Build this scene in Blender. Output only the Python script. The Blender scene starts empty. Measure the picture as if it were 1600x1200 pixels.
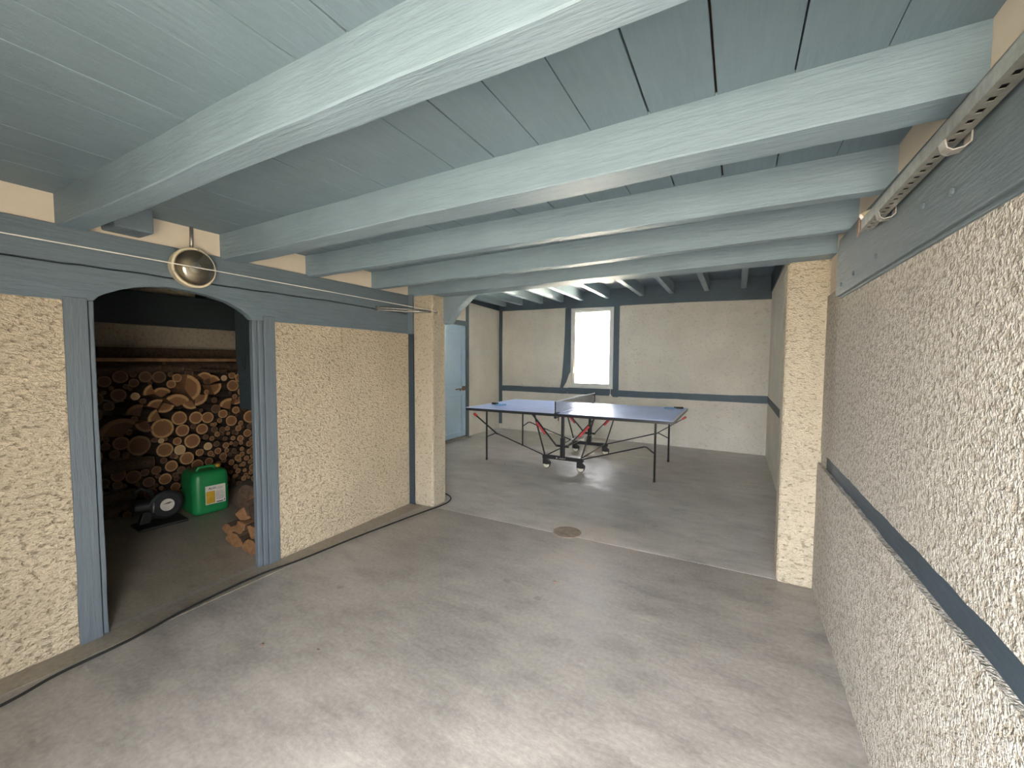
import bpy, math, random
from mathutils import Vector, Matrix, noise as mnoise

sc = bpy.context.scene
COL = sc.collection
R = math.radians
random.seed(7)

# ------------------------------------------------------------------ camera
cam_d = bpy.data.cameras.new('camera')
cam = bpy.data.objects.new('camera', cam_d)
COL.objects.link(cam)
cam_d.sensor_fit = 'HORIZONTAL'
cam_d.sensor_width = 36.0
cam_d.lens = 655.03 / 1600 * 36.0
cam_d.clip_start = 0.02
cr = Vector((0.88165949, 0.47185736, 0.00521319))
cu = Vector((-0.02991988, 0.04487275, 0.99854456))
cf = Vector((-0.47093667, 0.88053226, -0.0536804))
m = Matrix((cr, cu, -cf)).transposed().to_4x4()
m.translation = (0, 0, 1.404)
cam.matrix_world = m
sc.camera = cam

# ------------------------------------------------------------------ sky, sun, exposure
world = bpy.data.worlds.new('sky')
sc.world = world
world.use_nodes = True
wn = world.node_tree.nodes
bg = wn.get('Background')
if bg is None:
    bg = wn.new('ShaderNodeBackground')
    wo = wn.new('ShaderNodeOutputWorld')
    world.node_tree.links.new(bg.outputs[0], wo.inputs[0])
bg.inputs[0].default_value = (0.97, 0.975, 1.0, 1)
bg.inputs[1].default_value = 3.0

sun_d = bpy.data.lights.new('sun', 'SUN')
sun_d.energy = 66.0
sun_d.angle = R(0.6)
sun_d.color = (1.0, 0.93, 0.80)
sun = bpy.data.objects.new('sun', sun_d)
COL.objects.link(sun)
sun.location = (6, -2, 8)
sun.rotation_euler = Vector((0.16, 0.52, 1.0)).to_track_quat('Z', 'Y').to_euler()

def portal(name, loc, rot, sx, sy):
    d = bpy.data.lights.new(name, 'AREA')
    d.shape = 'RECTANGLE'
    d.size, d.size_y = sx, sy
    d.cycles.is_portal = True
    o = bpy.data.objects.new(name, d)
    COL.objects.link(o)
    o.location = loc
    o.rotation_euler = rot
portal('door_portal', (-0.20, -0.46, 0.91), (R(90), 0, 0), 1.32, 1.84)
portal('window_portal', (-2.36, 7.80, 1.66), (R(-90), 0, 0), 0.80, 1.45)

sc.view_settings.view_transform = 'Standard'
sc.view_settings.look = 'None'
sc.view_settings.exposure = 3.33
sc.view_settings.gamma = 1.0
sc.view_settings.use_curve_mapping = False
sc.cycles.use_denoising = True
sc.cycles.max_bounces = 8
sc.cycles.diffuse_bounces = 6
sc.cycles.transparent_max_bounces = 12
sc.cycles.sample_clamp_indirect = 20.0

# ------------------------------------------------------------------ material helpers
def new_mat(name):
    mt = bpy.data.materials.new(name)
    mt.use_nodes = True
    nt = mt.node_tree
    b = nt.nodes.get('Principled BSDF')
    return mt, nt, b
def N(nt, t, **k):
    n = nt.nodes.new(t)
    for a, v in k.items():
        setattr(n, a, v)
    return n
def coords(nt, scale=(1, 1, 1), rot=(0, 0, 0)):
    tc = N(nt, 'ShaderNodeTexCoord')
    mp = N(nt, 'ShaderNodeMapping')
    mp.inputs['Scale'].default_value = scale
    mp.inputs['Rotation'].default_value = rot
    nt.links.new(tc.outputs['Object'], mp.inputs[0])
    return mp.outputs[0]
def noise(nt, vec, scale, detail=4, rough=0.55, typ='FBM'):
    n = N(nt, 'ShaderNodeTexNoise')
    n.noise_type = typ
    n.inputs['Scale'].default_value = scale
    n.inputs['Detail'].default_value = detail
    n.inputs['Roughness'].default_value = rough
    nt.links.new(vec, n.inputs['Vector'])
    return n.outputs[0]
def ramp(nt, fac, stops):
    r = N(nt, 'ShaderNodeValToRGB')
    e = r.color_ramp.elements
    while len(e) < len(stops):
        e.new(0.5)
    for i, (p, c) in enumerate(stops):
        e[i].position = p
        e[i].color = (c[0], c[1], c[2], 1) if not isinstance(c, (int, float)) else (c, c, c, 1)
    nt.links.new(fac, r.inputs[0])
    return r.outputs[0]
def mix(nt, fac, a, b, mode='MIX'):
    n = N(nt, 'ShaderNodeMix', data_type='RGBA', blend_type=mode)
    for s, v in ((0, fac), (6, a), (7, b)):
        if hasattr(v, 'links') or hasattr(v, 'is_linked'):
            nt.links.new(v, n.inputs[s])
        elif s == 0:
            n.inputs[0].default_value = v
        else:
            n.inputs[s].default_value = (v[0], v[1], v[2], 1)
    return n.outputs[2]
def mathn(nt, op, a, b=None):
    n = N(nt, 'ShaderNodeMath', operation=op)
    for i, v in enumerate((a, b)):
        if v is None:
            continue
        if isinstance(v, (int, float)):
            n.inputs[i].default_value = v
        else:
            nt.links.new(v, n.inputs[i])
    return n.outputs[0]
def bump(nt, b, h, strength, dist):
    n = N(nt, 'ShaderNodeBump')
    n.inputs['Strength'].default_value = strength
    n.inputs['Distance'].default_value = dist
    nt.links.new(h, n.inputs['Height'])
    nt.links.new(n.outputs[0], b.inputs['Normal'])
def simple(name, col, rough=0.5, metal=0.0, var=0.12, scale=12, bmp=0.0):
    mt, nt, b = new_mat(name)
    v = coords(nt)
    f = noise(nt, v, scale, 4)
    c = ramp(nt, f, [(0.3, [x * (1 - var) for x in col]), (0.7, [min(1, x * (1 + var)) for x in col])])
    nt.links.new(c, b.inputs['Base Color'])
    b.inputs['Roughness'].default_value = rough
    b.inputs['Metallic'].default_value = metal
    if bmp:
        bump(nt, b, noise(nt, v, scale * 4, 3), bmp, 0.003)
    return mt

def paint(name, col, axis='x', rough=0.5, relief=0.35, worn=0.55):
    """old brushed oil paint over timber; grain runs along the axis"""
    mt, nt, b = new_mat(name)
    s = {'x': (0.6, 7, 7), 'y': (7, 0.6, 7), 'z': (7, 7, 0.6)}[axis]
    v1 = coords(nt)
    vg = coords(nt, s)
    big = noise(nt, v1, 3.0, 5, 0.6)
    c = ramp(nt, big, [(0.3, [x * 0.86 for x in col]), (0.7, [x * 1.12 for x in col])])
    fine = noise(nt, vg, 9, 6, 0.65)
    c = mix(nt, 0.5, c, ramp(nt, fine, [(0.3, [x * 0.88 for x in col]), (0.7, [x * 1.1 for x in col])]))
    chip = noise(nt, coords(nt, tuple(q * 1.3 for q in s)), 11, 3, 0.7)
    cm = ramp(nt, chip, [(0.72 + 0.06 * (1 - worn), 0), (0.76 + 0.06 * (1 - worn), 1)])
    c = mix(nt, mathn(nt, 'MULTIPLY', cm, 0.45), c, (0.42, 0.42, 0.38))
    nt.links.new(c, b.inputs['Base Color'])
    b.inputs['Roughness'].default_value = rough
    b.inputs['Specular IOR Level'].default_value = 0.45
    h = mathn(nt, 'ADD', mathn(nt, 'MULTIPLY', fine, 1.0), mathn(nt, 'MULTIPLY', noise(nt, coords(nt, tuple(q ** 0.5 for q in s)), 6, 4), 1.2))
    bump(nt, b, h, relief, 0.012)
    return mt

def crepi(name, col, dirt_shade, scale=40, stretch=(1, 1, 1.5), strength=0.8, dist=0.012, crev=0.35, grain=0.5, open_=0.40):
    """rough thrown lime render: packed grains, torn blobs, open dirty crevices with relief shade put into their colour"""
    mt, nt, b = new_mat(name)
    v = coords(nt)
    vs = coords(nt, stretch)
    n1 = noise(nt, vs, scale * 0.8, 3, 0.6)
    n3 = noise(nt, v, 1.6, 3, 0.6)
    nv = N(nt, 'ShaderNodeTexNoise')
    nv.inputs['Scale'].default_value = scale * 1.3
    nv.inputs['Detail'].default_value = 2
    nt.links.new(vs, nv.inputs['Vector'])
    wv = N(nt, 'ShaderNodeVectorMath', operation='MULTIPLY_ADD')
    nt.links.new(nv.outputs['Color'], wv.inputs[0])
    wv.inputs[1].default_value = (1.3 / scale,) * 3
    nt.links.new(vs, wv.inputs[2])
    vo = N(nt, 'ShaderNodeTexVoronoi', feature='F1')
    vo.inputs['Scale'].default_value = scale * 1.6
    nt.links.new(wv.outputs[0], vo.inputs['Vector'])
    gr = vo.outputs[0]
    torn = ramp(nt, n1, [(open_ - 0.09, 0), (open_ + 0.05, 0.8), (0.70, 1.0)])
    h = mathn(nt, 'ADD', mathn(nt, 'MULTIPLY', torn, 1.0 - grain * 0.5), mathn(nt, 'MULTIPLY', gr, -1.3 * grain))
    c = ramp(nt, n3, [(0.3, [x * 0.90 for x in col]), (0.7, [min(1, x * 1.06) for x in col])])
    deep = mathn(nt, 'ADD', mathn(nt, 'MULTIPLY', n1, -1.0), mathn(nt, 'MULTIPLY', gr, 0.30 * grain))
    cre = ramp(nt, mathn(nt, 'ADD', deep, 1.0), [(1.0 - open_ - 0.01, 0), (1.0 - open_ + 0.12, 1)])
    c = mix(nt, mathn(nt, 'MULTIPLY', cre, crev), c, dirt_shade)  # darker crevice colour also paints in relief shade
    nt.links.new(c, b.inputs['Base Color'])
    b.inputs['Roughness'].default_value = 0.93
    b.inputs['Specular IOR Level'].default_value = 0.2
    bump(nt, b, h, strength, dist)
    return mt

def concrete(name, col, wet=True):
    mt, nt, b = new_mat(name)
    v = coords(nt)
    vr = coords(nt, (1.0, 2.3, 1.0), (0, 0, R(28)))
    big = noise(nt, v, 0.9, 4, 0.62)
    mid = noise(nt, vr, 3.2, 6, 0.68)
    fine = noise(nt, v, 45, 2, 0.6)
    c = ramp(nt, big, [(0.34, [x * 0.76 for x in col]), (0.5, col), (0.68, [x * 1.16 for x in col])])
    c = mix(nt, 1.0, c, ramp(nt, mid, [(0.30, 0.68), (0.48, 1.0), (0.68, 1.24)]), 'MULTIPLY')
    scuff = noise(nt, vr, 7.0, 5, 0.75)
    sm = ramp(nt, scuff, [(0.60, 0), (0.68, 1)])
    c = mix(nt, mathn(nt, 'MULTIPLY', sm, 0.38), c, [min(1, x * 1.65) for x in col])
    vo = N(nt, 'ShaderNodeTexVoronoi')
    vo.inputs['Scale'].default_value = 3.4
    vo.inputs['Randomness'].default_value = 1.0
    nt.links.new(v, vo.inputs['Vector'])
    spot = ramp(nt, mathn(nt, 'ADD', vo.outputs[0], mathn(nt, 'MULTIPLY', fine, 0.05)), [(0.085, 1), (0.125, 0)])
    pick = ramp(nt, noise(nt, v, 1.1, 2), [(0.53, 0), (0.58, 1)])
    c = mix(nt, mathn(nt, 'MULTIPLY', mathn(nt, 'MULTIPLY', spot, pick), 0.45), c, [x * 0.38 for x in col])
    c = mix(nt, 0.18, c, ramp(nt, fine, [(0.3, 0.1), (0.7, 0.5)]))
    nt.links.new(c, b.inputs['Base Color'])
    rg = ramp(nt, mathn(nt, 'ADD', mathn(nt, 'MULTIPLY', mid, 0.6), mathn(nt, 'MULTIPLY', big, 0.4)), [(0.38, 0.30), (0.60, 0.58)])
    nt.links.new(rg, b.inputs['Roughness'])
    b.inputs['Specular IOR Level'].default_value = 0.5
    h = mathn(nt, 'ADD', mathn(nt, 'MULTIPLY', mid, 0.9), mathn(nt, 'MULTIPLY', fine, 0.14))
    bump(nt, b, h, 0.30, 0.014)
    return mt

BEAM = (0.205, 0.28, 0.335)
TIMB = (0.135, 0.178, 0.21)
M = {}
M['beam'] = paint('blue_grey_beam_paint', BEAM, 'x', 0.58, 0.4)
M['board'] = paint('blue_grey_board_paint', (0.165, 0.228, 0.272), 'y', 0.55, 0.3)
M['joist'] = paint('blue_joist_paint', (0.32, 0.41, 0.46), 'y', 0.42, 0.3)
M['deck'] = paint('back_ceiling_paint', (0.17, 0.225, 0.28), 'x', 0.5, 0.3)
M['tim_x'] = paint('blue_timber_paint_x', TIMB, 'x', 0.55, 0.4)
M['tim_y'] = paint('blue_timber_paint_y', TIMB, 'y', 0.55, 0.5)
M['tim_z'] = paint('blue_timber_paint_z', (0.122, 0.152, 0.175), 'z', 0.55, 0.5)
M['tim_r'] = paint('blue_wall_beam_paint', (0.075, 0.105, 0.12), 'y', 0.6, 0.3)
M['rail_blue'] = paint('deep_blue_rail_paint', (0.034, 0.052, 0.068), 'y', 0.55, 0.4)
M['rail_bluex'] = paint('deep_blue_rail_paint_x', (0.10, 0.14, 0.17), 'x', 0.55, 0.4)
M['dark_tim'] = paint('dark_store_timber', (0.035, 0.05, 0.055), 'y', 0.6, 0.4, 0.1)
M['grey_wood'] = paint('weathered_blue_wood', (0.19, 0.25, 0.30), 'z', 0.7, 0.7)
M['crepi_l'] = crepi('cream_rough_render', (0.68, 0.575, 0.42), (0.30, 0.23, 0.14), 40, (1, 1, 1.7), 1.0, 0.016, 0.5, 0.5, 0.39)
M['crepi_c'] = crepi('cream_column_render', (0.58, 0.51, 0.39), (0.33, 0.25, 0.16), 48, (1, 1, 1.7), 0.95, 0.013, 0.5, 0.45, 0.375)
M['crepi_r'] = crepi('grey_cream_rough_render', (0.56, 0.53, 0.47), (0.30, 0.26, 0.20), 64, (1, 1, 1.0), 0.85, 0.009, 0.75, 0.75, 0.41)
M['crepi_b'] = crepi('pale_rough_render', (0.76, 0.72, 0.64), (0.36, 0.31, 0.24), 30, (1, 1, 1.5), 0.75, 0.012, 0.25, 0.4, 0.36)
M['smooth'] = simple('smooth_cream_plaster', (0.66, 0.58, 0.48), 0.9, 0, 0.05, 5, 0.3)
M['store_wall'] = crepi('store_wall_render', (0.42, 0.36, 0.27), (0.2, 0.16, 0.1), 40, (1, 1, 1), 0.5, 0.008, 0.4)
M['conc'] = concrete('garage_concrete', (0.33, 0.298, 0.262))
M['conc2'] = concrete('back_room_concrete', (0.52, 0.487, 0.45))
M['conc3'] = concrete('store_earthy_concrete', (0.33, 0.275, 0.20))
M['kerb'] = concrete('edge_mortar_concrete', (0.29, 0.245, 0.185))
M['yard'] = simple('low_bounce_yard', (0.095, 0.085, 0.07), 0.95, 0, 0.3, 30, 0.5)  # dark tone chosen to cut bounce off the unseen front ground
M['gravel'] = simple('high_bounce_gravel', (0.62, 0.58, 0.50), 0.95, 0, 0.3, 30, 0.5)  # pale tone chosen to throw more light in at the back window
M['rust'] = simple('rust_brown_iron', (0.20, 0.13, 0.095), 0.7, 0.2, 0.35, 30, 0.6)
M['cover'] = simple('dusty_brown_iron', (0.27, 0.215, 0.17), 0.75, 0.0, 0.35, 22, 0.6)
M['gap'] = simple('bare_brown_wood', (0.09, 0.045, 0.022), 0.9)
M['black'] = simple('black_enamel_tube', (0.018, 0.019, 0.022), 0.32, 0.0)
M['black_pl'] = simple('black_plastic', (0.010, 0.011, 0.011), 0.55)
M['steel'] = simple('galvanised_steel', (0.42, 0.41, 0.38), 0.42, 0.85, 0.2, 40)
M['zinc'] = simple('dull_zinc', (0.30, 0.29, 0.27), 0.65, 0.3, 0.2, 40)
M['chrome'] = simple('bright_steel', (0.7, 0.7, 0.7), 0.2, 1.0, 0.05)
M['red'] = simple('red_plastic_sleeve', (0.55, 0.055, 0.05), 0.4)
M['cream_pl'] = simple('aged_cream_plastic', (0.66, 0.58, 0.42), 0.45)
M['white'] = simple('white_plastic', (0.8, 0.8, 0.78), 0.5, 0, 0.04)
M['wheel'] = simple('pale_wheel_disc', (0.62, 0.60, 0.48), 0.5)
M['cord'] = simple('white_cord', (0.85, 0.83, 0.78), 0.7)
M['green'] = simple('green_plastic', (0.012, 0.20, 0.055), 0.42, 0, 0.15, 8)
M['yellow'] = simple('mustard_print', (0.50, 0.30, 0.02), 0.6)
M['label'] = simple('paper_label', (0.62, 0.58, 0.50), 0.7)
M['ink'] = simple('black_ink', (0.02, 0.02, 0.02), 0.7)
M['inkgrey'] = simple('grey_print', (0.33, 0.31, 0.28), 0.7)
M['door'] = paint('bright_blue_door_paint', (0.46, 0.62, 0.78), 'z', 0.42, 0.2, 0.3)
M['frame'] = simple('white_window_paint', (0.66, 0.67, 0.66), 0.5, 0, 0.05, 6)
M['table'] = simple('blue_table_lacquer', (0.40, 0.54, 0.95), 0.34, 0, 0.12, 3)
M['tline'] = simple('white_table_line', (0.72, 0.74, 0.78), 0.3, 0, 0.03)
M['bat'] = simple('light_blue_rubber', (0.16, 0.38, 0.70), 0.6)
M['net'] = simple('dark_net_cord', (0.03, 0.03, 0.035), 0.8)
M['plank'] = simple('brown_plank', (0.28, 0.15, 0.07), 0.8, 0, 0.3, 10, 0.4)

def bark_mat(name, a, b_):
    mt, nt, b = new_mat(name)
    v = coords(nt, (3, 12, 12))
    f = noise(nt, v, 3, 6, 0.7)
    nt.links.new(ramp(nt, f, [(0.3, a), (0.7, b_)]), b.inputs['Base Color'])
    b.inputs['Roughness'].default_value = 0.95
    bump(nt, b, f, 0.8, 0.02)
    return mt
M['bark'] = bark_mat('brown_bark', (0.035, 0.021, 0.012), (0.12, 0.072, 0.04))
M['split'] = bark_mat('split_wood', (0.20, 0.09, 0.035), (0.36, 0.19, 0.08))
def endgrain(name, heart, sap, r0=0.80):
    mt, nt, b = new_mat(name)
    tc = N(nt, 'ShaderNodeTexCoord')
    mp = N(nt, 'ShaderNodeMapping')
    mp.inputs['Scale'].default_value = (0, 1, 1)
    nt.links.new(tc.outputs['Object'], mp.inputs[0])
    ln = N(nt, 'ShaderNodeVectorMath', operation='LENGTH')
    nt.links.new(mp.outputs[0], ln.inputs[0])
    d = ln.outputs['Value']
    wob = noise(nt, mp.outputs[0], 3.0, 3)
    d2 = mathn(nt, 'ADD', d, mathn(nt, 'MULTIPLY', mathn(nt, 'SUBTRACT', wob, 0.5), 0.25))
    c = ramp(nt, d2, [(0.0, [x * 0.85 for x in heart]), (r0 - 0.08, heart), (r0, sap), (0.94, sap), (1.0, [x * 0.5 for x in heart])])
    rings = mathn(nt, 'SINE', mathn(nt, 'MULTIPLY', d2, 62))
    c = mix(nt, mathn(nt, 'MULTIPLY', mathn(nt, 'ADD', rings, 1.0), 0.10), c, [x * 0.45 for x in heart])
    g = noise(nt, mp.outputs[0], 14, 4)
    c = mix(nt, 0.25, c, ramp(nt, g, [(0.3, [x * 0.4 for x in heart]), (0.7, sap)]))
    nt.links.new(c, b.inputs['Base Color'])
    b.inputs['Roughness'].default_value = 0.9
    return mt
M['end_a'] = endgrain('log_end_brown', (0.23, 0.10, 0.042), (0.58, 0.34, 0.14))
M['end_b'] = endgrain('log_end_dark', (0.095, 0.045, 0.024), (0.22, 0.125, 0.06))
M['end_c'] = endgrain('log_end_pale', (0.58, 0.38, 0.18), (0.68, 0.48, 0.26))

def glassy(name, refl, rough, tint=(1, 1, 1)):
    mt, nt, b = new_mat(name)
    nt.nodes.remove(b)
    out = [n for n in nt.nodes if n.type == 'OUTPUT_MATERIAL'][0]
    tr = N(nt, 'ShaderNodeBsdfTransparent')
    tr.inputs[0].default_value = (*tint, 1)
    gl = N(nt, 'ShaderNodeBsdfGlossy')
    gl.inputs['Roughness'].default_value = rough
    fr = N(nt, 'ShaderNodeFresnel')
    fr.inputs[0].default_value = refl
    mx = N(nt, 'ShaderNodeMixShader')
    nt.links.new(fr.outputs[0], mx.inputs[0])
    nt.links.new(tr.outputs[0], mx.inputs[1])
    nt.links.new(gl.outputs[0], mx.inputs[2])
    nt.links.new(mx.outputs[0], out.inputs[0])
    return mt
M['pane'] = glassy('window_glass', 1.45, 0.02)
M['lens'] = glassy('ribbed_lamp_glass', 2.3, 0.12, (0.80, 0.79, 0.74))
M['mirror'] = simple('lamp_reflector', (0.55, 0.54, 0.50), 0.35, 0.5, 0.05)

# ------------------------------------------------------------------ mesh helpers
def org(p):
    v = Vector((0, 0, 0))
    while p is not None:
        v += p.location
        p = p.parent
    return v
class MB:
    def __init__(s):
        s.v, s.f, s.mi = [], [], []
        s.cur = 0
    def add(s, vs, fs):
        o = len(s.v)
        s.v += [Vector(x) for x in vs]
        s.f += [tuple(i + o for i in f) for f in fs]
        s.mi += [s.cur] * len(fs)
        return s
    def box(s, a, b):
        (x0, y0, z0), (x1, y1, z1) = a, b
        return s.add([(x0, y0, z0), (x1, y0, z0), (x1, y1, z0), (x0, y1, z0), (x0, y0, z1), (x1, y0, z1), (x1, y1, z1), (x0, y1, z1)],
                     [(0, 3, 2, 1), (4, 5, 6, 7), (0, 1, 5, 4), (1, 2, 6, 5), (2, 3, 7, 6), (3, 0, 4, 7)])
    def prism(s, poly, axis, a, b):
        n = len(poly)
        mk = {'x': lambda p, t: (t, p[0], p[1]), 'y': lambda p, t: (p[0], t, p[1]), 'z': lambda p, t: (p[0], p[1], t)}[axis]
        ar = sum(poly[i][0] * poly[(i + 1) % n][1] - poly[(i + 1) % n][0] * poly[i][1] for i in range(n))
        if (ar < 0) != (axis == 'y'):
            poly = poly[::-1]
        vs = [mk(p, a) for p in poly] + [mk(p, b) for p in poly]
        if b < a:
            pass
        fs = [tuple(range(n - 1, -1, -1)), tuple(range(n, 2 * n))]
        fs += [(i, (i + 1) % n, n + (i + 1) % n, n + i) for i in range(n)]
        return s.add(vs, fs)
    def tube(s, path, r, n=8, cap=True):
        path = [Vector(p) for p in path]
        rs = r if isinstance(r, (list, tuple)) else [r] * len(path)
        rings = []
        up = None
        for i, p in enumerate(path):
            t = (path[min(i + 1, len(path) - 1)] - path[max(i - 1, 0)]).normalized()
            if up is None:
                up = t.orthogonal().normalized()
            up = (up - t * up.dot(t)).normalized()
            sd = t.cross(up)
            rings.append([p + (up * math.cos(2 * math.pi * k / n) + sd * math.sin(2 * math.pi * k / n)) * rs[i] for k in range(n)])
        vs = [q for rg in rings for q in rg]
        fs = []
        for i in range(len(rings) - 1):
            for k in range(n):
                a, b = i * n + k, i * n + (k + 1) % n
                fs.append((a, b, b + n, a + n))
        if cap:
            fs.append(tuple(range(n - 1, -1, -1)))
            fs.append(tuple(range(len(vs) - n, len(vs))))
        return s.add(vs, fs)
    def lathe(s, prof, c, d, n=32):
        """prof: (radius, height along d)"""
        d = Vector(d).normalized()
        u = d.orthogonal().normalized()
        w = d.cross(u)
        c = Vector(c)
        vs = [c + d * h + (u * math.cos(2 * math.pi * k / n) + w * math.sin(2 * math.pi * k / n)) * r for r, h in prof for k in range(n)]
        fs = []
        for i in range(len(prof) - 1):
            for k in range(n):
                a, b = i * n + k, i * n + (k + 1) % n
                fs.append((a, b, b + n, a + n))
        fs.append(tuple(range(n - 1, -1, -1)))
        fs.append(tuple(range(len(vs) - n, len(vs))))
        return s.add(vs, fs)
    def bar(s, p, q, w, h, up=(0, 0, 1)):
        p, q = Vector(p), Vector(q)
        t = (q - p).normalized()
        sd = t.cross(Vector(up)).normalized()
        u = sd.cross(t)
        vs = [e + sd * a * w / 2 + u * b * h / 2 for e in (p, q) for a, b in ((-1, -1), (1, -1), (1, 1), (-1, 1))]
        return s.add(vs, [(0, 1, 2, 3), (7, 6, 5, 4), (0, 4, 5, 1), (1, 5, 6, 2), (2, 6, 7, 3), (3, 7, 4, 0)])
    def map(s, fn):
        s.v = [Vector(fn(p)) for p in s.v]
        return s
    def build(s, name, mat, parent=None, bevel=0.0, smooth=False, local=False, seg=2):
        o_ = Vector((0, 0, 0)) if local else org(parent)
        me = bpy.data.meshes.new(name)
        me.from_pydata([tuple(p - o_) for p in s.v], [], s.f)
        mats = mat if isinstance(mat, (list, tuple)) else [mat]
        for mm in mats:
            me.materials.append(mm)
        if len(mats) > 1:
            me.polygons.foreach_set('material_index', s.mi)
        import bmesh
        bm = bmesh.new()
        bm.from_mesh(me)
        bmesh.ops.recalc_face_normals(bm, faces=bm.faces)
        bm.to_mesh(me)
        bm.free()
        if smooth:
            for p in me.polygons:
                p.use_smooth = True
        o = bpy.data.objects.new(name, me)
        COL.objects.link(o)
        o.parent = parent
        if bevel:
            bv = o.modifiers.new('bevel', 'BEVEL')
            bv.width = bevel
            bv.segments = seg
            bv.limit_method = 'ANGLE'
            bv.angle_limit = R(35)
        return o
def tag(o, label, cat, group=None, kind=None):
    o['label'] = label
    o['category'] = cat
    if group:
        o['group'] = group
    if kind:
        o['kind'] = kind
    return o
def empty(name, loc, label, cat, group=None, kind=None, rz=0.0):
    o = bpy.data.objects.new(name, None)
    o.empty_display_size = 0.1
    COL.objects.link(o)
    o.location = loc
    o.rotation_euler = (0, 0, rz)
    return tag(o, label, cat, group, kind)
def wob(t, seed, freq=6.0):
    return mnoise.noise(Vector((t * freq, seed * 7.31, 0.37)))
def wavy_rect(u0, u1, v0, v1, amp=0.006, step=0.06, seed=1, ends=(True, True, True, True), freq=6.0):
    """closed outline of a rectangle whose edges wander; ends = bottom,right,top,left"""
    pts = []
    nu = max(2, int((u1 - u0) / step))
    nv = max(2, int((v1 - v0) / step))
    for i in range(nu):
        t = u0 + (u1 - u0) * i / nu
        pts.append((t, v0 + (amp * wob(t, seed, freq) + amp * 0.4 * wob(t, seed + 9, freq * 4) if ends[0] else 0)))
    for i in range(nv):
        t = v0 + (v1 - v0) * i / nv
        pts.append((u1 + (amp * wob(t, seed + 2, freq) + amp * 0.4 * wob(t, seed + 8, freq * 4) if ends[1] else 0), t))
    for i in range(nu):
        t = u1 - (u1 - u0) * i / nu
        pts.append((t, v1 + (amp * wob(t, seed + 4, freq) + amp * 0.4 * wob(t, seed + 7, freq * 4) if ends[2] else 0)))
    for i in range(nv):
        t = v1 - (v1 - v0) * i / nv
        pts.append((u0 + (amp * wob(t, seed + 5, freq) + amp * 0.4 * wob(t, seed + 6, freq * 4) if ends[3] else 0), t))
    return pts

XL, XR = -2.80, 0.465
YA = -0.45
ZC = 2.165
ZB = 2.70

# ================================================================== SETTING
# ---- unseen ground outside, tones set for the light it bounces indoors
g = MB().box((-30, -30, -0.10), (30, YA, -0.03)).build('ground_front', M['yard'])
tag(g, 'unseen front ground, made dark to cut light bounced indoors', 'ground', kind='structure')
g = MB().box((-30, 7.95, -0.10), (30, 38, -0.03)).build('ground_behind', M['gravel'])
tag(g, 'unseen back ground, made pale to bounce light through the window', 'ground', kind='structure')

# ---- floor: two slabs, mortar edge along the left wall
fl = empty('floor', (0, 0, 0), 'grey stained concrete floor of the garage', 'floor', kind='structure')
MB().box((-2.875, YA, -0.10), (0.75, 3.142, 0.0)).build('concrete_slab', M['conc'], fl)
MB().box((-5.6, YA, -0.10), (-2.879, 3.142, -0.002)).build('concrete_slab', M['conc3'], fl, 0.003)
MB().box((-5.6, 3.149, -0.10), (0.75, 7.95, 0.0)).build('concrete_slab', M['conc2'], fl)
MB().box((-5.6, 3.10, -0.12), (0.75, 3.20, -0.008)).build('joint_filler', M['gap'], fl)
pl = [(XL - 0.02, YA), (XL - 0.02, 3.12)] + [(-2.66 + 0.012 * wob(t, 3, 2) + 0.03 * (t > 2.2) * (t - 2.2), t) for t in [3.1 - 0.1 * i for i in range(36)]]
MB().prism(pl, 'z', -0.02, 0.003).build('mortar_edge', M['kerb'], fl)
MB().lathe([(0.115, -0.02), (0.115, 0.004), (0.105, 0.006), (0.06, 0.005)], (-1.19, 3.20, 0), (0, 0, 1), 28).build('iron_cover', M['cover'], fl)

# ---- left wall (timber frame)
wl = empty('wall_left', (XL, 1.2, 0), 'left timber-framed wall with cream rough render and arched doorway', 'wall', kind='structure')
MB().prism(wavy_rect(YA, 0.762, 0.0, 1.69, 0.006, 0.06, 1), 'x', XL - 0.05, XL).build('plaster_panel', M['crepi_l'], wl)
MB().prism(wavy_rect(1.766, 3.19, 0.0, 1.68, 0.006, 0.06, 2), 'x', XL - 0.05, XL).build('plaster_panel', M['crepi_l'], wl)
# plate on top and arched lintel under it
def crack(t):
    return 1.855 + 0.022 * wob(t, 12, 1.3) + 0.006 * wob(t, 13, 8)
ys = [YA + 0.08 * i for i in range(80)]
ys = [y for y in ys if y < 3.16] + [3.16]
MB().prism([(y, crack(y) + 0.003) for y in ys] + [(3.16, 2.03), (YA, 2.03)], 'x', XL - 0.10, XL + 0.012).build('wall_plate', M['tim_y'], wl, 0.004)
arch = [(1.630, 1.668), (1.60, 1.700), (1.556, 1.728), (1.48, 1.764), (1.391, 1.786), (1.28, 1.801), (1.167, 1.804), (1.10, 1.797), (1.039, 1.785), (0.97, 1.762), (0.91, 1.733), (0.88, 1.714), (0.863, 1.692)]
lint = [(YA, 1.685), (0.76, 1.683), (0.85, 1.690)] + arch[::-1] + [(1.78, 1.666), (2.5, 1.668), (3.16, 1.662)]
lint += [(y, crack(y) - 0.003) for y in ys[::-1]]
MB().prism(lint, 'x', XL - 0.055, XL + 0.006).build('arched_lintel', M['tim_y'], wl, 0.004)
MB().box((XL - 0.055, YA, 1.80), (XL - 0.02, 0.80, 1.90)).build('crack_backing', M['dark_tim'], wl)
MB().box((XL - 0.055, 1.70, 1.80), (XL - 0.02, 3.15, 1.90)).build('crack_backing', M['dark_tim'], wl)
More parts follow.
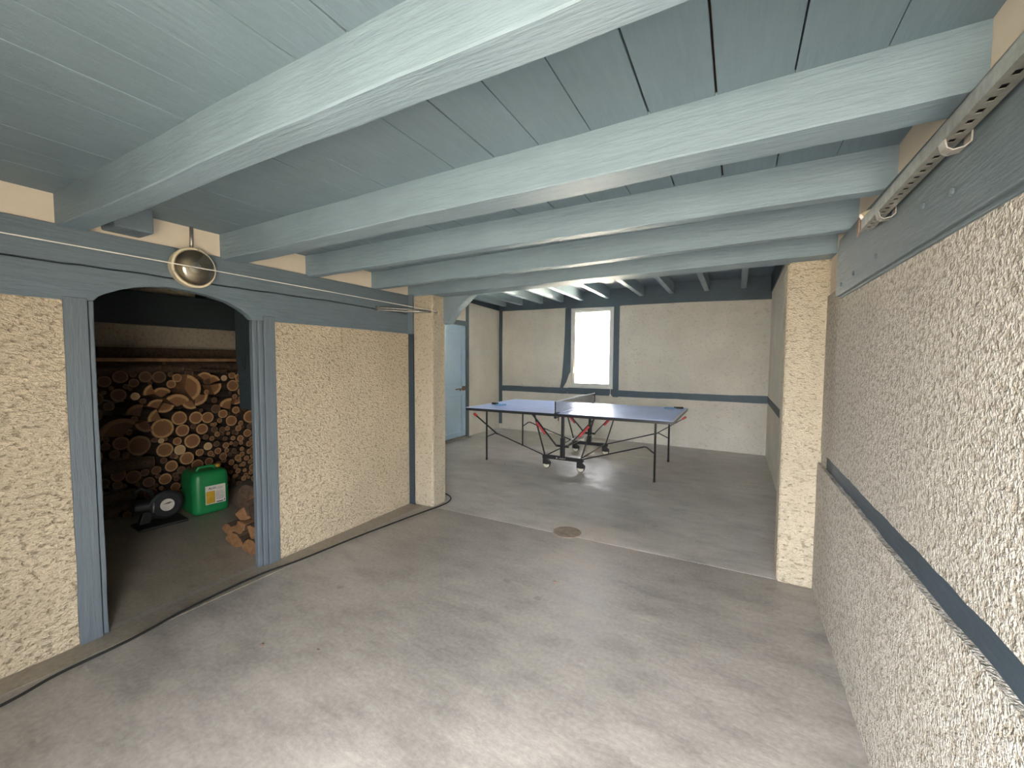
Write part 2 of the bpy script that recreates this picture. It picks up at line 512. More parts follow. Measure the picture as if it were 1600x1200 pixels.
def post(y0, y1, bead0, bead1, seed):
    mb = MB().prism(wavy_rect(y0, y1, 0.0, 1.70, 0.003, 0.08, seed, (False, False, False, True)), 'x', XL - 0.045, XL + 0.012)
    p = mb.build('timber_post', M['tim_z'], wl, 0.004)
    MB().prism(wavy_rect(bead0, bead1, 0.0, 1.692, 0.003, 0.08, seed + 3, (False, True, False, True)), 'x', XL - 0.045, XL - 0.006).build('moulding', M['tim_z'], p, 0.005)
post(0.754, 0.838, 0.845, 0.866, 21)
post(1.700, 1.776, 1.632, 1.663, 31)
MB().prism(wavy_rect(1.666, 1.698, 0.0, 1.69, 0.002, 0.1, 41), 'x', XL - 0.045, XL + 0.003).build('moulding', M['tim_z'], wl, 0.005)
MB().prism(wavy_rect(-2.86, -2.738, 0.0, 1.665, 0.003, 0.08, 44), 'y', 3.108, 3.20).build('timber_strip', M['rail_blue'], wl)
MB().box((-2.86, 3.10, 1.662), (-2.735, 3.2, 2.035)).build('plate_end', M['tim_y'], wl)
# smooth infill between the beam ends
bays = [(YA, 0.735), (0.84, 1.44), (1.585, 2.015), (2.105, 2.645), (2.745, 3.10)]
for a, b_ in bays:
    MB().box((XL - 0.14, a - 0.02, 2.02), (XL - 0.004, b_ + 0.02, ZC + 0.02)).build('infill_panel', M['smooth'], wl)

# ---- right wall
wr = empty('wall_right', (XR, 1.5, 0), 'right wall of grey-cream rough render with deep blue rail', 'wall', kind='structure')
MB().prism(wavy_rect(YA, 3.14, 0.874, 1.80, 0.007, 0.03, 51, (True, False, False, False), 9), 'x', XR, XR + 0.22).build('plaster_panel', M['crepi_r'], wr)
MB().prism(wavy_rect(YA, 3.14, 0.0, 0.800, 0.007, 0.03, 52, (False, False, True, False), 7), 'x', XR - 0.014, XR + 0.22).build('plaster_panel', M['crepi_r'], wr)
MB().box((XR + 0.004, YA, 0.77), (XR + 0.2, 2.93, 0.90)).build('timber_rail', M['rail_blue'], wr)
MB().box((XR + 0.004, 2.93, 0.77), (XR + 0.2, 3.14, 0.90)).build('plaster_panel', M['crepi_r'], wr)
MB().prism([(YA, 1.725), (2.72, 1.745), (2.735, 1.76), (2.735, 1.985), (2.70, 2.03), (YA, 1.99)], 'x', XR - 0.022, XR + 0.2).build('wall_beam', M['tim_r'], wr, 0.004)
MB().prism([(YA, 1.715), (2.70, 1.735), (2.70, 1.76), (YA, 1.74)], 'x', XR - 0.008, XR + 0.2).build('beam_lip', M['tim_r'], wr, 0.003)
for y, z in ((1.40, 1.815), (2.02, 1.80), (2.36, 1.80), (2.60, 1.79), (1.58, 1.84)):
    MB().lathe([(0.010, 0), (0.010, 0.004), (0.006, 0.007)], (XR - 0.022, y, z), (-1, 0, 0), 10).build('bolt', M['tim_r'], wr)
MB().box((XR + 0.012, YA, 1.72), (XR + 0.22, 3.14, ZC + 0.02)).build('infill_panel', M['smooth'], wr)

# ---- front wall behind the camera with a doorway sized to shape the daylight
wf = empty('wall_front', (-1.1, YA, 0), 'unseen front garage wall, its doorway sized to shape the daylight', 'wall', kind='structure')
MB().box((-3.1, YA, 0), (-0.85, YA + 0.1, 2.7)).build('pier', M['crepi_l'], wf)
MB().box((0.45, YA, 0), (0.75, YA + 0.1, 2.7)).build('pier', M['crepi_r'], wf)
MB().box((-0.85, YA, 1.82), (0.45, YA + 0.1, 2.7)).build('header', M['tim_x'], wf)

# ---- columns
c_ = MB().box((-2.745, 3.115, 0), (-2.512, 3.32, 2.035)).build('column_rendered', M['crepi_c'], None, 0.022, seg=3)
tag(c_, 'cream rendered pillar at the end of the left wall, left of the blue door', 'pillar', kind='structure')
c_ = MB().box((0.262, 3.105, 0), (0.60, 3.30, 2.03)).build('column_rendered', M['crepi_c'], None, 0.022, seg=3)
tag(c_, 'cream rendered pillar standing against the right wall', 'pillar', kind='structure')

# ---- front ceiling: boards running into the room, on a dark backing
ce = empty('ceiling', (-1.2, 1.2, ZC), 'blue-grey painted board ceiling above the heavy beams', 'ceiling', kind='structure')
x = 0.487
i = 0
rb = random.Random(3)
while x > -2.9:
    gap = rb.choice([0.0012, 0.002, 0.003, 0.0045])
    if i in (2, 3, 6):
        gap = 0.006
    x0 = x - 0.187
    MB().box((x0 + gap / 2, YA, ZC + rb.uniform(0, 0.002)), (x - gap / 2, 3.2, ZC + 0.03)).build('board', M['board'], ce, 0.0007, seg=1)
    x = x0
    i += 1
MB().box((-3.0, YA, ZC + 0.032), (0.75, 3.2, ZC + 0.10)).build('backing', M['gap'], ce)

# ---- beams across the front room
def beam(ya, yb, w, z0, z1, label, seed, mat='beam'):
    """near face from (XL, ya) to (XR, yb)"""
    n = 40
    vs, fs = [], []
    for k in range(n + 1):
        t = k / n
        x = XL - 0.03 + (XR - XL + 0.06) * t
        y = ya + (yb - ya) * t + 0.006 * wob(x, seed, 1.2) + 0.002 * wob(x, seed + 1, 6)
        y2 = y + w + 0.008 * wob(x, seed + 2, 1.2) + 0.003 * wob(x, seed + 5, 7)
        zb = z0 + 0.006 * wob(x, seed + 3, 1.0) + 0.0025 * wob(x, seed + 4, 7)
        c = 0.0045
        vs += [(x, y, z1), (x, y, zb + c), (x, y + c * 0.8, zb), (x, y2 - c, zb + 0.002), (x, y2, zb + c), (x, y2, z1)]
    for k in range(n):
        for j in range(5):
            a = k * 6 + j
            fs.append((a, a + 1, a + 7, a + 6))
    fs.append((0, 1, 2, 3, 4, 5))
    fs.append(tuple(n * 6 + j for j in range(6)))
    o = MB().add(vs, fs).build('ceiling_beam', M[mat])
    tag(o, label, 'beam', 'ceiling beams across the garage', 'structure')
    return o
beam(0.745, 0.690, 0.098, 2.018, ZC + 0.01, 'nearest and largest-looking blue-grey ceiling beam, above the wood store doorway', 61)
beam(1.450, 1.350, 0.135, 2.018, ZC + 0.01, 'second blue-grey ceiling beam from the viewer, with rough hewn face', 62)
beam(2.025, 1.960, 0.075, 2.022, ZC + 0.01, 'third blue-grey ceiling beam from the viewer, ending at the rail brackets', 63)
beam(2.655, 2.490, 0.080, 2.025, ZC + 0.01, 'fourth blue-grey ceiling beam, just in front of the girder', 64)
beam(3.115, 2.945, 0.200, 2.018, ZC + 0.05, 'farthest blue-grey girder resting on the two rendered pillars', 65)
o = MB().box((XL - 0.02, 0.905, 2.045), (-2.655, 1.065, ZC + 0.005)).build('timber_block', M['tim_x'], None, 0.01)
tag(o, 'short blue timber block wedged beside the nearest beam on the left wall plate', 'timber block', kind='structure')
# closing wall over the girder towards the higher back room
o = MB().box((-4.6, 3.10, ZC - 0.02), (0.75, 3.22, ZB + 0.1)).build('wall_over_girder', M['deck'])
tag(o, 'dark blue boarding above the girder', 'wall', kind='structure')
# knee brace
kb = [(-2.60, 1.765), (-2.60, 2.03), (-2.19, 2.03), (-2.215, 2.015), (-2.30, 1.945), (-2.375, 1.885), (-2.43, 1.822), (-2.475, 1.768)]
o = MB().prism(kb, 'y', 3.285, 3.40).build('knee_brace', M['grey_wood'], None, 0.006)
tag(o, 'curved weathered blue knee brace between left pillar and girder', 'brace', kind='structure')

# ---- back room
def yb(x):
    return 7.65 - 0.0622 * (x + 4.4)
def sk(p):
    return (p.x, p.y - 7.5 + yb(p.x), p.z)
wb = empty('wall_back', (-2.0, 7.5, 0), 'back wall of pale rough render with blue timbers and one window', 'wall', kind='structure')
def bpanel(x0, x1, z0, z1, seed):
    MB().prism(wavy_rect(x0, x1, z0, z1, 0.004, 0.10, seed), 'y', 7.5, 7.75).map(sk).build('plaster_panel', M['crepi_b'], wb)
bpanel(-4.42, -2.845, 0.885, 2.44, 71)
bpanel(-1.875, 0.62, 0.885, 2.42, 72)
bpanel(-4.42, 0.62, 0.0, 0.83, 73)
MB().box((-4.6, 7.53, 2.36), (0.7, 7.76, ZB + 0.05)).map(sk).build('plaster_core', M['crepi_b'], wb)
MB().box((-2.85, 7.53, 0.80), (-1.87, 7.75, 0.915)).map(sk).build('sill_core', M['crepi_b'], wb)
def btim(name, x0, x1, z0, z1, seed, amp=0.010, pr=0.004, mat='rail_bluex'):
    MB().prism(wavy_rect(x0, x1, z0, z1, amp, 0.10, seed, freq=2.5), 'y', 7.5 - pr, 7.6).map(sk).build(name, M[mat], wb)
btim('timber_rail', -4.40, -2.83, 0.795, 0.905, 81)
btim('timber_rail', -2.83, -1.95, 0.795, 0.912, 82)
btim('timber_rail', -1.86, 0.44, 0.790, 0.900, 83)
lp = [(-2.99, 0.90), (-2.93, 0.905), (-2.86, 1.02), (-2.815, 1.15), (-2.775, 1.22), (-2.775, 2.42), (-2.895, 2.42), (-2.905, 1.9), (-2.93, 1.4), (-2.955, 1.1)]
MB().prism(lp, 'y', 7.493, 7.70).map(sk).build('timber_post', M['rail_bluex'], wb)
MB().prism([(-2.93, 0.90), (-2.765, 0.90), (-2.765, 1.22), (-2.80, 1.18)], 'y', 7.499, 7.70).map(sk).build('plaster_panel', M['crepi_b'], wb)
btim('timber_post', -1.955, -1.850, 0.775, 2.42, 85, 0.004, 0.008)
MB().prism([(-4.45, 2.455), (-3.6, 2.43), (-2.88, 2.425), (-2.75, 2.405), (-1.9, 2.385), (-1.8, 2.40), (-0.8, 2.385), (0.5, 2.345), (0.5, ZB + 0.03), (-4.45, ZB + 0.03)], 'y', 7.47, 7.6).map(sk).build('wall_plate', M['rail_bluex'], wb)
btim('timber_post', -4.43, -4.32, 0.10, 2.46, 86, 0.006, 0.004)

wn_ = empty('window_1', (-2.36, 7.52, 0.91), 'white framed window glowing with daylight in the back wall', 'window', kind='structure')
def wpart(name, x0, x1, z0, z1, y0, y1, mat, parent=wn_, bev=0.004):
    return MB().box((x0, y0, z0), (x1, y1, z1)).map(sk).build(name, mat, parent, bev)
for a in ((-2.772, -2.735, 0.915, 2.40), (-1.990, -1.953, 0.915, 2.40)):
    wpart('frame_stile', *a, 7.485, 7.62, M['frame'])
wpart('frame_head', -2.735, -1.990, 2.365, 2.40, 7.485, 7.62, M['frame'])
wpart('frame_sill', -2.735, -1.990, 0.915, 0.950, 7.475, 7.62, M['frame'])
for a in ((-2.733, -2.692, 0.952, 2.363), (-2.033, -1.992, 0.952, 2.363)):
    wpart('sash_stile', *a, 7.50, 7.56, M['frame'])
wpart('sash_rail', -2.692, -2.033, 2.318, 2.363, 7.50, 7.56, M['frame'])
wpart('sash_rail', -2.692, -2.033, 0.952, 1.005, 7.50, 7.56, M['frame'])
wpart('pane', -2.70, -2.03, 1.0, 2.325, 7.528, 7.533, M['pane'], bev=0)
MB().tube([(-2.715, 7.47, 1.02), (-2.715, 7.47, 1.42)], 0.006, 8).map(sk).build('latch_rod', M['cream_pl'], wn_)
MB().box((-2.73, 7.455, 1.20), (-2.70, 7.50, 1.30)).tube([(-2.715, 7.46, 1.24), (-2.70, 7.42, 1.18), (-2.69, 7.42, 1.12)], 0.008, 8).map(sk).build('latch_handle', M['cream_pl'], wn_)
MB().tube([(-1.985, 7.46, 0.93), (-1.985, 7.455, 0.82)], 0.004, 6).lathe([(0.006, 0), (0.016, 0.006), (0.016, 0.03), (0.006, 0.036)], (-1.985, 7.455, 0.79), (0, 0, 1), 10).map(sk).build('blind_cord', M['white'], wn_)

wbr = empty('wall_back_right', (0.43, 5.4, 0), 'right side wall of the back room, pale render with blue rail', 'wall', kind='structure')
MB().box((0.43, 3.2, 0.885), (0.70, 7.6, 2.46)).build('plaster_panel', M['crepi_b'], wbr)
MB().box((0.425, 3.2, 0.0), (0.70, 7.6, 0.80)).build('plaster_panel', M['crepi_b'], wbr)
MB().box((0.426, 3.2, 0.79), (0.70, 7.45, 0.893)).build('timber_rail', M['rail_blue'], wbr)
MB().box((0.415, 3.2, 2.45), (0.70, 7.6, ZB + 0.05)).build('wall_plate', M['rail_blue'], wbr)

wbl = empty('wall_back_left', (-4.4, 5.4, 0), 'left side wall of the back room, pale render beside the blue door', 'wall', kind='structure')
MB().prism(wavy_rect(6.50, 7.75, 0.0, 2.50, 0.004, 0.1, 91), 'x', -4.65, -4.40).build('plaster_panel', M['crepi_b'], wbl)
MB().box((-4.65, 3.2, 0.0), (-4.40, 5.47, 2.50)).build('plaster_panel', M['crepi_b'], wbl)
MB().box((-4.65, 5.40, 2.13), (-4.405, 6.52, 2.50)).build('plaster_panel', M['crepi_b'], wbl)
MB().box((-4.60, 6.425, 0.0), (-4.385, 6.505, 2.46)).build('timber_post', M['tim_z'], wbl, 0.004)
MB().box((-4.60, 5.42, 0.0), (-4.385, 5.50, 2.46)).build('timber_post', M['tim_z'], wbl, 0.004)
MB().box((-4.60, 5.49, 2.055), (-4.385, 6.43, 2.135)).build('door_head', M['tim_y'], wbl, 0.004)
MB().prism([(3.2, 2.44), (6.5, 2.49), (7.75, 2.45), (7.75, ZB + 0.05), (3.2, ZB + 0.05)], 'x', -4.65, -4.385).build('wall_plate', M['rail_blue'], wbl)
MB().box((-4.46, 5.49, 0.0), (-4.30, 6.44, 0.012)).build('threshold', M['kerb'], wbl)

dr = empty('door_1', (-4.42, 5.96, 0.012), 'bright blue panelled door in the back room behind the left pillar', 'door', kind='structure')
MB().box((-4.455, 5.505, 0.03), (-4.43, 6.42, 2.05)).build('leaf_core', M['door'], dr)
for y0, y1 in ((5.505, 5.625), (6.30, 6.42)):
    MB().box((-4.455, y0, 0.03), (-4.405, y1, 2.05)).build('stile', M['door'], dr, 0.006)
for z0, z1 in ((0.03, 0.12), (0.775, 0.965), (1.93, 2.05)):
    MB().box((-4.455, 5.625, z0), (-4.405, 6.30, z1)).build('rail', M['door'], dr, 0.006)
for z0, z1 in ((0.15, 0.745), (0.995, 1.90)):
    MB().box((-4.45, 5.655, z0), (-4.418, 6.27, z1)).build('panel', M['door'], dr, 0.012)
lk = MB().box((-4.405, 6.30, 0.87), (-4.385, 6.41, 0.95)).build('lock_case', M['rust'], dr, 0.004)
MB().tube([(-4.39, 6.36, 0.905), (-4.365, 6.36, 0.905), (-4.36, 6.05, 0.905)], 0.010, 8).tube([(-4.365, 6.20, 0.905), (-4.365, 6.19, 0.87)], 0.012, 8).build('handle_bar', M['rust'], lk)

o = MB().box((-4.7, 3.15, ZB), (0.75, 7.9, ZB + 0.1)).build('ceiling_back', M['deck'])
tag(o, 'dark blue boarded ceiling of the back room', 'ceiling', kind='structure')
JX = [-4.25, -3.86, -3.40, -2.96, -2.56, -2.06, -1.47, -0.98, -0.45, 0.06]
for k, x in enumerate(JX):
    w = 0.075
    o = MB().box((x - w / 2, 3.20, 2.535), (x + w / 2, 7.72, ZB + 0.01)).build('ceiling_joist', M['joist'], None, 0.006)
    tag(o, 'blue painted joist under the back room ceiling, number %s from the left' % ['one', 'two', 'three', 'four', 'five', 'six', 'seven', 'eight', 'nine', 'ten'][k], 'joist', 'joists of the back room ceiling', 'structure')
# partition between store and back room, store walls
o = MB().box((-5.6, 3.12, 0), (-2.745, 3.30, ZB + 0.05)).build('wall_partition', M['crepi_b'])
tag(o, 'rendered partition behind the left pillar', 'wall', kind='structure')
ws = empty('wall_store', (-5.36, 2, 0), 'dim rendered back wall of the wood store with dark timber', 'wall', kind='structure')
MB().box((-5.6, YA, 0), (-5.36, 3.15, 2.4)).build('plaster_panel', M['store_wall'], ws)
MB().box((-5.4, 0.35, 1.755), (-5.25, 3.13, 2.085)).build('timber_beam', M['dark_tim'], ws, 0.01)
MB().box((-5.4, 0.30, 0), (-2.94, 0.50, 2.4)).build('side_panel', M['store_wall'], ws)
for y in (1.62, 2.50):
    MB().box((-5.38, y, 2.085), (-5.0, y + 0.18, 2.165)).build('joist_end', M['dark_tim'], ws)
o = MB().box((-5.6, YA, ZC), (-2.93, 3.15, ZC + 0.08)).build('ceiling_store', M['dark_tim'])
tag(o, 'dark boarded ceiling of the wood store', 'ceiling', kind='structure')
o = MB().box((-5.7, YA, ZB + 0.1), (0.8, 8.0, ZB + 0.2)).build('roof_slab', M['gap'])
tag(o, 'upper floor slab over the garage', 'roof', kind='structure')
o = MB().box((0.70, YA, 0), (0.8, 8.0, ZB + 0.2)).build('wall_outer', M['crepi_r'])
tag(o, 'outer face of the right wall', 'wall', kind='structure')
o = MB().box((-5.7, YA, 0), (-5.6, 8.0, ZB + 0.2)).build('wall_outer', M['crepi_r'])
tag(o, 'outer face of the wood store wall', 'wall', kind='structure')
o = MB().box((-5.65, 7.55, 0), (-4.45, 8.0, ZB + 0.2)).build('leak_block_corner', M['crepi_b'])  # added block, closes a light leak around the blue door
tag(o, 'unseen corner block added to stop light leaking round the door', 'wall', kind='structure')
o = MB().box((-5.65, YA, 0), (-2.9, YA + 0.1, ZB + 0.2)).build('wall_front_store', M['crepi_l'])
tag(o, 'front wall of the wood store outside the view', 'wall', kind='structure')

o = MB().box((-5.7, YA, ZB + 0.2), (0.8, 8.0, 6.2)).build('shade_block_upper', M['crepi_l'])  # added block above the garage, casts shade on the front ground
tag(o, 'unseen upper house block added to shade the front yard', 'shade block', kind='structure')
o = MB().box((-5.9, 8.0, 2.80), (1.0, 9.15, 2.95)).build('sun_block_overhang', M['gap'])  # added out of view to block direct sun at the back window
tag(o, 'unseen overhang added to keep direct sun off the back window', 'roof', kind='structure')

# ================================================================== THINGS
# ---- table tennis table
TX0, TX1, TY0, TY1, TH = -3.325, -0.585, 4.85, 6.37, 0.76
TXC = (TX0 + TX1) / 2
tt = empty('table_tennis_table', (TXC, 5.6, 0), 'folding blue table tennis table on black tube legs with casters', 'table')
for s in (0, 1):
    a, b_ = (TX0, TXC - 0.003) if s == 0 else (TXC + 0.003, TX1)
    top = MB().box((a, TY0, TH - 0.006), (b_, TY1, TH)).build('table_half', M['table'], tt, 0.002)
    e = 0.02
    lz = (TH, TH + 0.0008)
    MB().box((a, TY0, lz[0]), (b_, TY0 + e, lz[1])).build('side_line', M['tline'], top)
    MB().box((a, TY1 - e, lz[0]), (b_, TY1, lz[1])).build('side_line', M['tline'], top)
    xe = (a, a + e) if s == 0 else (b_ - e, b_)
    MB().box((xe[0], TY0 + e, lz[0]), (xe[1], TY1 - e, lz[1])).build('end_line', M['tline'], top)
    ap = MB().box((a + 0.001, TY0 + 0.001, TH - 0.022), (b_ - 0.001, TY1 - 0.001, TH - 0.006))
    ap.box((a + 0.004, TY0 + 0.002, TH - 0.040), (b_ - 0.004, TY0 + 0.022, TH - 0.006)).box((a + 0.004, TY1 - 0.022, TH - 0.040), (b_ - 0.004, TY1 - 0.002, TH - 0.006))
    ap.box((a + 0.004, TY0 + 0.02, TH - 0.040), (a + 0.024, TY1 - 0.02, TH - 0.006)).box((b_ - 0.024, TY0 + 0.02, TH - 0.040), (b_ - 0.004, TY1 - 0.02, TH - 0.006))
    ap.build('steel_apron', M['black'], top)
YN, YF = 5.06, 6.20
for x in (-3.11, -0.81):
    for y in (YN, YF):
        l = MB().tube([(x, y, 0.012), (x, y, 0.70), (x + (0.02 if x < -2 else -0.02), y, 0.735)], 0.0125, 10).build('leg', M['black'], tt, smooth=True)
        MB().tube([(x, y, 0.0), (x, y, 0.03)], 0.0145, 10).build('foot_cap', M['black_pl'], l)
    MB().tube([(x, YN, 0.70), (x, YF, 0.70)], 0.010, 8).build('leg_crossbar', M['black'], tt, smooth=True)
for y, near in ((YN, True), (YF, False)):
    MB().box((-2.235, y - 0.02, 0.128), (-1.675, y + 0.02, 0.178)).build('chassis_bar', M['black'], tt, 0.003)
    MB().box((-1.985, y - 0.022, 0.17), (-1.930, y + 0.022, 0.42)).box((-1.975, y - 0.016, 0.40), (-1.940, y + 0.016, 0.735)).build('centre_post', M['black'], tt, 0.003)
    MB().box((-2.045, y - 0.012, 0.295), (-1.87, y + 0.012, 0.325)).build('pivot_bracket', M['black'], tt, 0.003)
    for s in (-1, 1):
        MB().bar((TXC + s * 0.25, y, 0.17), (TXC + s * 0.42, y, 0.735), 0.014, 0.020, (0, 1, 0)).build('strut', M['black'], tt)
        p0, p1 = Vector((TXC + s * 0.075, y - 0.028, 0.31)), Vector((TXC + s * 0.44, y - 0.028, 0.72))
        am = MB().bar(p0, p1, 0.012, 0.026, (0, 1, 0)).build('folding_arm', M['black'], tt)
        q0, q1 = p0.lerp(p1, 0.38), p0.lerp(p1, 0.74)
        MB().bar(q0 + Vector((s * 0.014, -0.004, -0.012)), q1 + Vector((s * 0.014, -0.004, -0.012)), 0.026, 0.046, (0, 1, 0)).build('red_sleeve', M['red'], am, 0.008)
        wx = TXC + s * 0.235 + 0.012
        fk = MB().prism([(wx - 0.052, 0.055), (wx - 0.05, 0.13), (wx - 0.01, 0.13), (wx + 0.02, 0.115), (wx + 0.052, 0.085), (wx + 0.054, 0.055), (wx + 0.01, 0.050), (wx - 0.01, 0.050)], 'y', y - 0.022, y + 0.022).build('caster_hood', M['black_pl'], tt, 0.004)
        wh = MB().lathe([(0.030, -0.014), (0.046, -0.014), (0.050, -0.010), (0.050, 0.010), (0.046, 0.014), (0.030, 0.014)], (wx, y, 0.050), (0, 1, 0), 24).build('caster_tyre', M['black_pl'], fk, smooth=False)
        MB().lathe([(0.042, -0.017), (0.042, 0.017)], (wx, y, 0.050), (0, 1, 0), 24).build('wheel_disc', M['wheel'], fk)
    # long folding rods to the legs; lever on one end, bent link on the other
    for s in (-1, 1):
        lever = (s == -1) == near
        xb, xl = TXC + s * 0.26, TXC + s * 1.15
        if lever:
            MB().tube([(xb, y, 0.165), (TXC + s * 0.99, y, 0.395)], 0.0085, 8).build('folding_rod', M['black'], tt, smooth=True)
            lv = MB().bar((TXC + s * 0.97, y - 0.012, 0.385), (TXC + s * 1.34, y - 0.012, 0.635), 0.012, 0.022, (0, 1, 0)).build('release_lever', M['black'], tt)
            MB().bar((TXC + s * 1.315, y - 0.012, 0.62), (TXC + s * 1.365, y - 0.012, 0.655), 0.03, 0.034, (0, 1, 0)).build('red_grip', M['red'], lv, 0.006)
            MB().tube([(TXC + s * 1.0, y, 0.40), (xl + s * 0.005, y, 0.33)], 0.0075, 8).build('short_link', M['black'], tt, smooth=True)
        else:
            MB().tube([(xb, y, 0.165), (TXC + s * 1.02, y, 0.405), (TXC + s * 1.05, y, 0.402), (xl, y, 0.33)], 0.009, 8).build('folding_rod', M['black'], tt, smooth=True)
for s in (-1, 1):
    MB().tube([(TXC + s * 0.235, YN, 0.165), (TXC + s * 0.235, YF, 0.165)], 0.008, 8).build('chassis_crossbar', M['black'], tt, smooth=True)
    MB().tube([(TXC + s * 0.06, YN, 0.31), (TXC + s * 0.06, YF, 0.31)], 0.007, 8).build('chassis_crossbar', M['chrome'], tt, smooth=True)
# worn pale emblem and strokes on the near chassis bar
em = MB().lathe([(0.012, 0), (0.012, 0.0008)], (-2.03, YN - 0.0201, 0.152), (0, -1, 0), 14)
for k, (dx, w) in enumerate(((0.035, 0.014), (0.052, 0.01), (0.066, 0.014), (0.083, 0.012), (0.098, 0.014), (0.115, 0.01))):
    em.box((-2.03 + dx - w / 2, YN - 0.0208, 0.145), (-2.03 + dx + w / 2, YN - 0.0201, 0.152 + 0.008 * (k % 2)))
em.build('worn_lettering', M['inkgrey'], tt)
# net
NX = TXC + 0.0
nt_ = empty('table_tennis_net', (NX, 5.6, TH), 'low dark table tennis net with white tape across the blue table', 'net')
for y in (TY0 - 0.06, TY1 + 0.06):
    pst = MB().tube([(NX, y, TH - 0.06), (NX, y, TH + 0.155)], 0.008, 8).build('net_post', M['black'], nt_, smooth=True)
    yy = TY0 + 0.05 if y < 5 else TY1 - 0.05
    MB().bar((NX, y, TH + 0.006), (NX, yy, TH + 0.006), 0.03, 0.008).bar((NX, y, TH - 0.05), (NX, yy, TH - 0.05), 0.03, 0.008).bar((NX, y, TH - 0.055), (NX, y, TH + 0.01), 0.03, 0.012, (0, 1, 0)).tube([(NX, yy, TH - 0.10), (NX, yy, TH - 0.042)], 0.006, 6).build('net_clamp', M['black'], pst)
mb = MB()
y0n, y1n = TY0 - 0.055, TY1 + 0.055
ny = 84
for k in range(ny + 1):
    y = y0n + (y1n - y0n) * k / ny
    mb.bar((NX, y, TH + 0.012), (NX, y, TH + 0.150), 0.0022, 0.0022, (1, 0, 0))
for k in range(8):
    z = TH + 0.014 + 0.0185 * k
    mb.bar((NX, y0n, z), (NX, y1n, z), 0.0022, 0.0022)
mb.build('net_mesh', M['net'], nt_)
MB().bar((NX, y0n, TH + 0.152), (NX, y1n, TH + 0.152), 0.006, 0.014).build('top_tape', M['white'], nt_)
MB().tube([(NX, y0n, TH + 0.012), (NX, y1n, TH + 0.012)], 0.0025, 6).build('bottom_cord', M['net'], nt_)
# bats
def bat(loc, ang, label):
    r = empty('table_tennis_bat', loc, label, 'bat', 'bats left on the table', rz=ang)
    blade = [(0.078 * math.cos(t), 0.075 * math.sin(t)) for t in [2 * math.pi * k / 28 for k in range(28)]]
    MB().prism(blade, 'z', 0.003, 0.009).build('blade', M['bat'], r, local=True)
    MB().prism([(p[0] * 0.985 + 0.004, p[1] * 0.985) for p in blade], 'z', 0.009, 0.0125).build('rubber', M['bat'], r, local=True)
    MB().prism([(p[0] * 0.985 + 0.004, p[1] * 0.985) for p in blade], 'z', 0.0, 0.003).build('rubber', M['ink'], r, local=True)
    MB().prism([(-0.06, -0.014), (-0.165, -0.016), (-0.172, 0.0), (-0.165, 0.016), (-0.06, 0.014), (-0.045, 0.0)], 'z', -0.001 + 0.001, 0.026).build('handle', M['black_pl'], r, 0.004, local=True)
bat((-3.06, 5.38, TH + 0.001), R(-8), 'blue bat lying near the left end of the table')
bat((-0.80, 6.18, TH + 0.001), R(190), 'blue bat lying near the right end of the table')

# ---- bulkhead lamp
lx, ly, lz_ = XL + 0.012, 1.275, 1.925
lm = empty('bulkhead_lamp', (lx, ly, lz_), 'round cream bulkhead lamp with clear ribbed glass over the doorway', 'lamp')
D = (1, 0, 0)
MB().lathe([(0.100, 0.0), (0.108, 0.01), (0.112, 0.045), (0.113, 0.052), (0.098, 0.052), (0.098, 0.03), (0.0, 0.03)], (lx, ly, lz_), D, 40).build('housing', M['cream_pl'], lm, smooth=False)
MB().lathe([(0.099, 0.050), (0.108, 0.047), (0.113, 0.053), (0.111, 0.061), (0.104, 0.064), (0.099, 0.060)], (lx, ly, lz_), D, 40).build('rim', M['cream_pl'], lm, smooth=True)
MB().lathe([(0.094, 0.035), (0.075, 0.028), (0.045, 0.022), (0.01, 0.02)], (lx, ly, lz_), D, 32).build('reflector', M['mirror'], lm, smooth=True)
MB().lathe([(0.012, 0.022), (0.014, 0.04), (0.026, 0.055), (0.030, 0.07), (0.024, 0.085), (0.006, 0.092)], (lx, ly, lz_), D, 20).build('bulb', M['white'], lm, smooth=True)
prof = []
for k in range(15):
    t = k / 14
    r_ = 0.100 * math.cos(t * math.pi / 2 * 0.97)
    prof.append((r_, 0.058 + 0.055 * math.sin(t * math.pi / 2) + (0.0012 if k % 2 else 0)))
MB().lathe(prof, (lx, ly, lz_), D, 40).build('glass_lens', M['lens'], lm, smooth=True)
for a in (80, 200, 320):
    MB().lathe([(0.004, 0), (0.004, 0.004), (0.002, 0.005)], (lx + 0.062, ly + 0.108 * math.cos(R(a)), lz_ + 0.108 * math.sin(R(a))), D, 8).build('screw', M['steel'], lm)
MB().tube([(XL + 0.012, ly + 0.015, lz_ + 0.10), (XL + 0.010, ly + 0.018, ZC)], 0.009, 10).build('conduit', M['steel'], lm, smooth=True)

# ---- cord and its spring rods
cd = MB().tube([(-2.64, -0.35, 1.918), (-2.62, 0.54, 1.911), (-2.62, 1.34, 1.908), (-2.53, 2.7, 1.88), (-2.497, 3.19, 1.868)], 0.0028, 6).build('taut_cord', M['cord'])
tag(cd, 'thin white cord stretched along the left wall in front of the lamp', 'cord')
sr = empty('spring_rods', (-2.78, 2.70, 1.862), 'pair of thin grey metal rods from lintel to left pillar', 'rod')
MB().tube([(-2.775, 2.70, 1.868), (-2.495, 3.19, 1.874)], 0.0055, 8).build('rod', M['steel'], sr, smooth=True)
MB().tube([(-2.775, 2.70, 1.848), (-2.495, 3.19, 1.856)], 0.0055, 8).build('rod', M['steel'], sr, smooth=True)
MB().tube([(-2.64, 2.935, 1.856), (-2.50, 3.18, 1.864)], 0.012, 8).build('sleeve', M['steel'], sr, smooth=True)
MB().box((-2.80, 2.685, 1.838), (-2.765, 2.712, 1.880)).build('wall_eye', M['steel'], sr, 0.004)
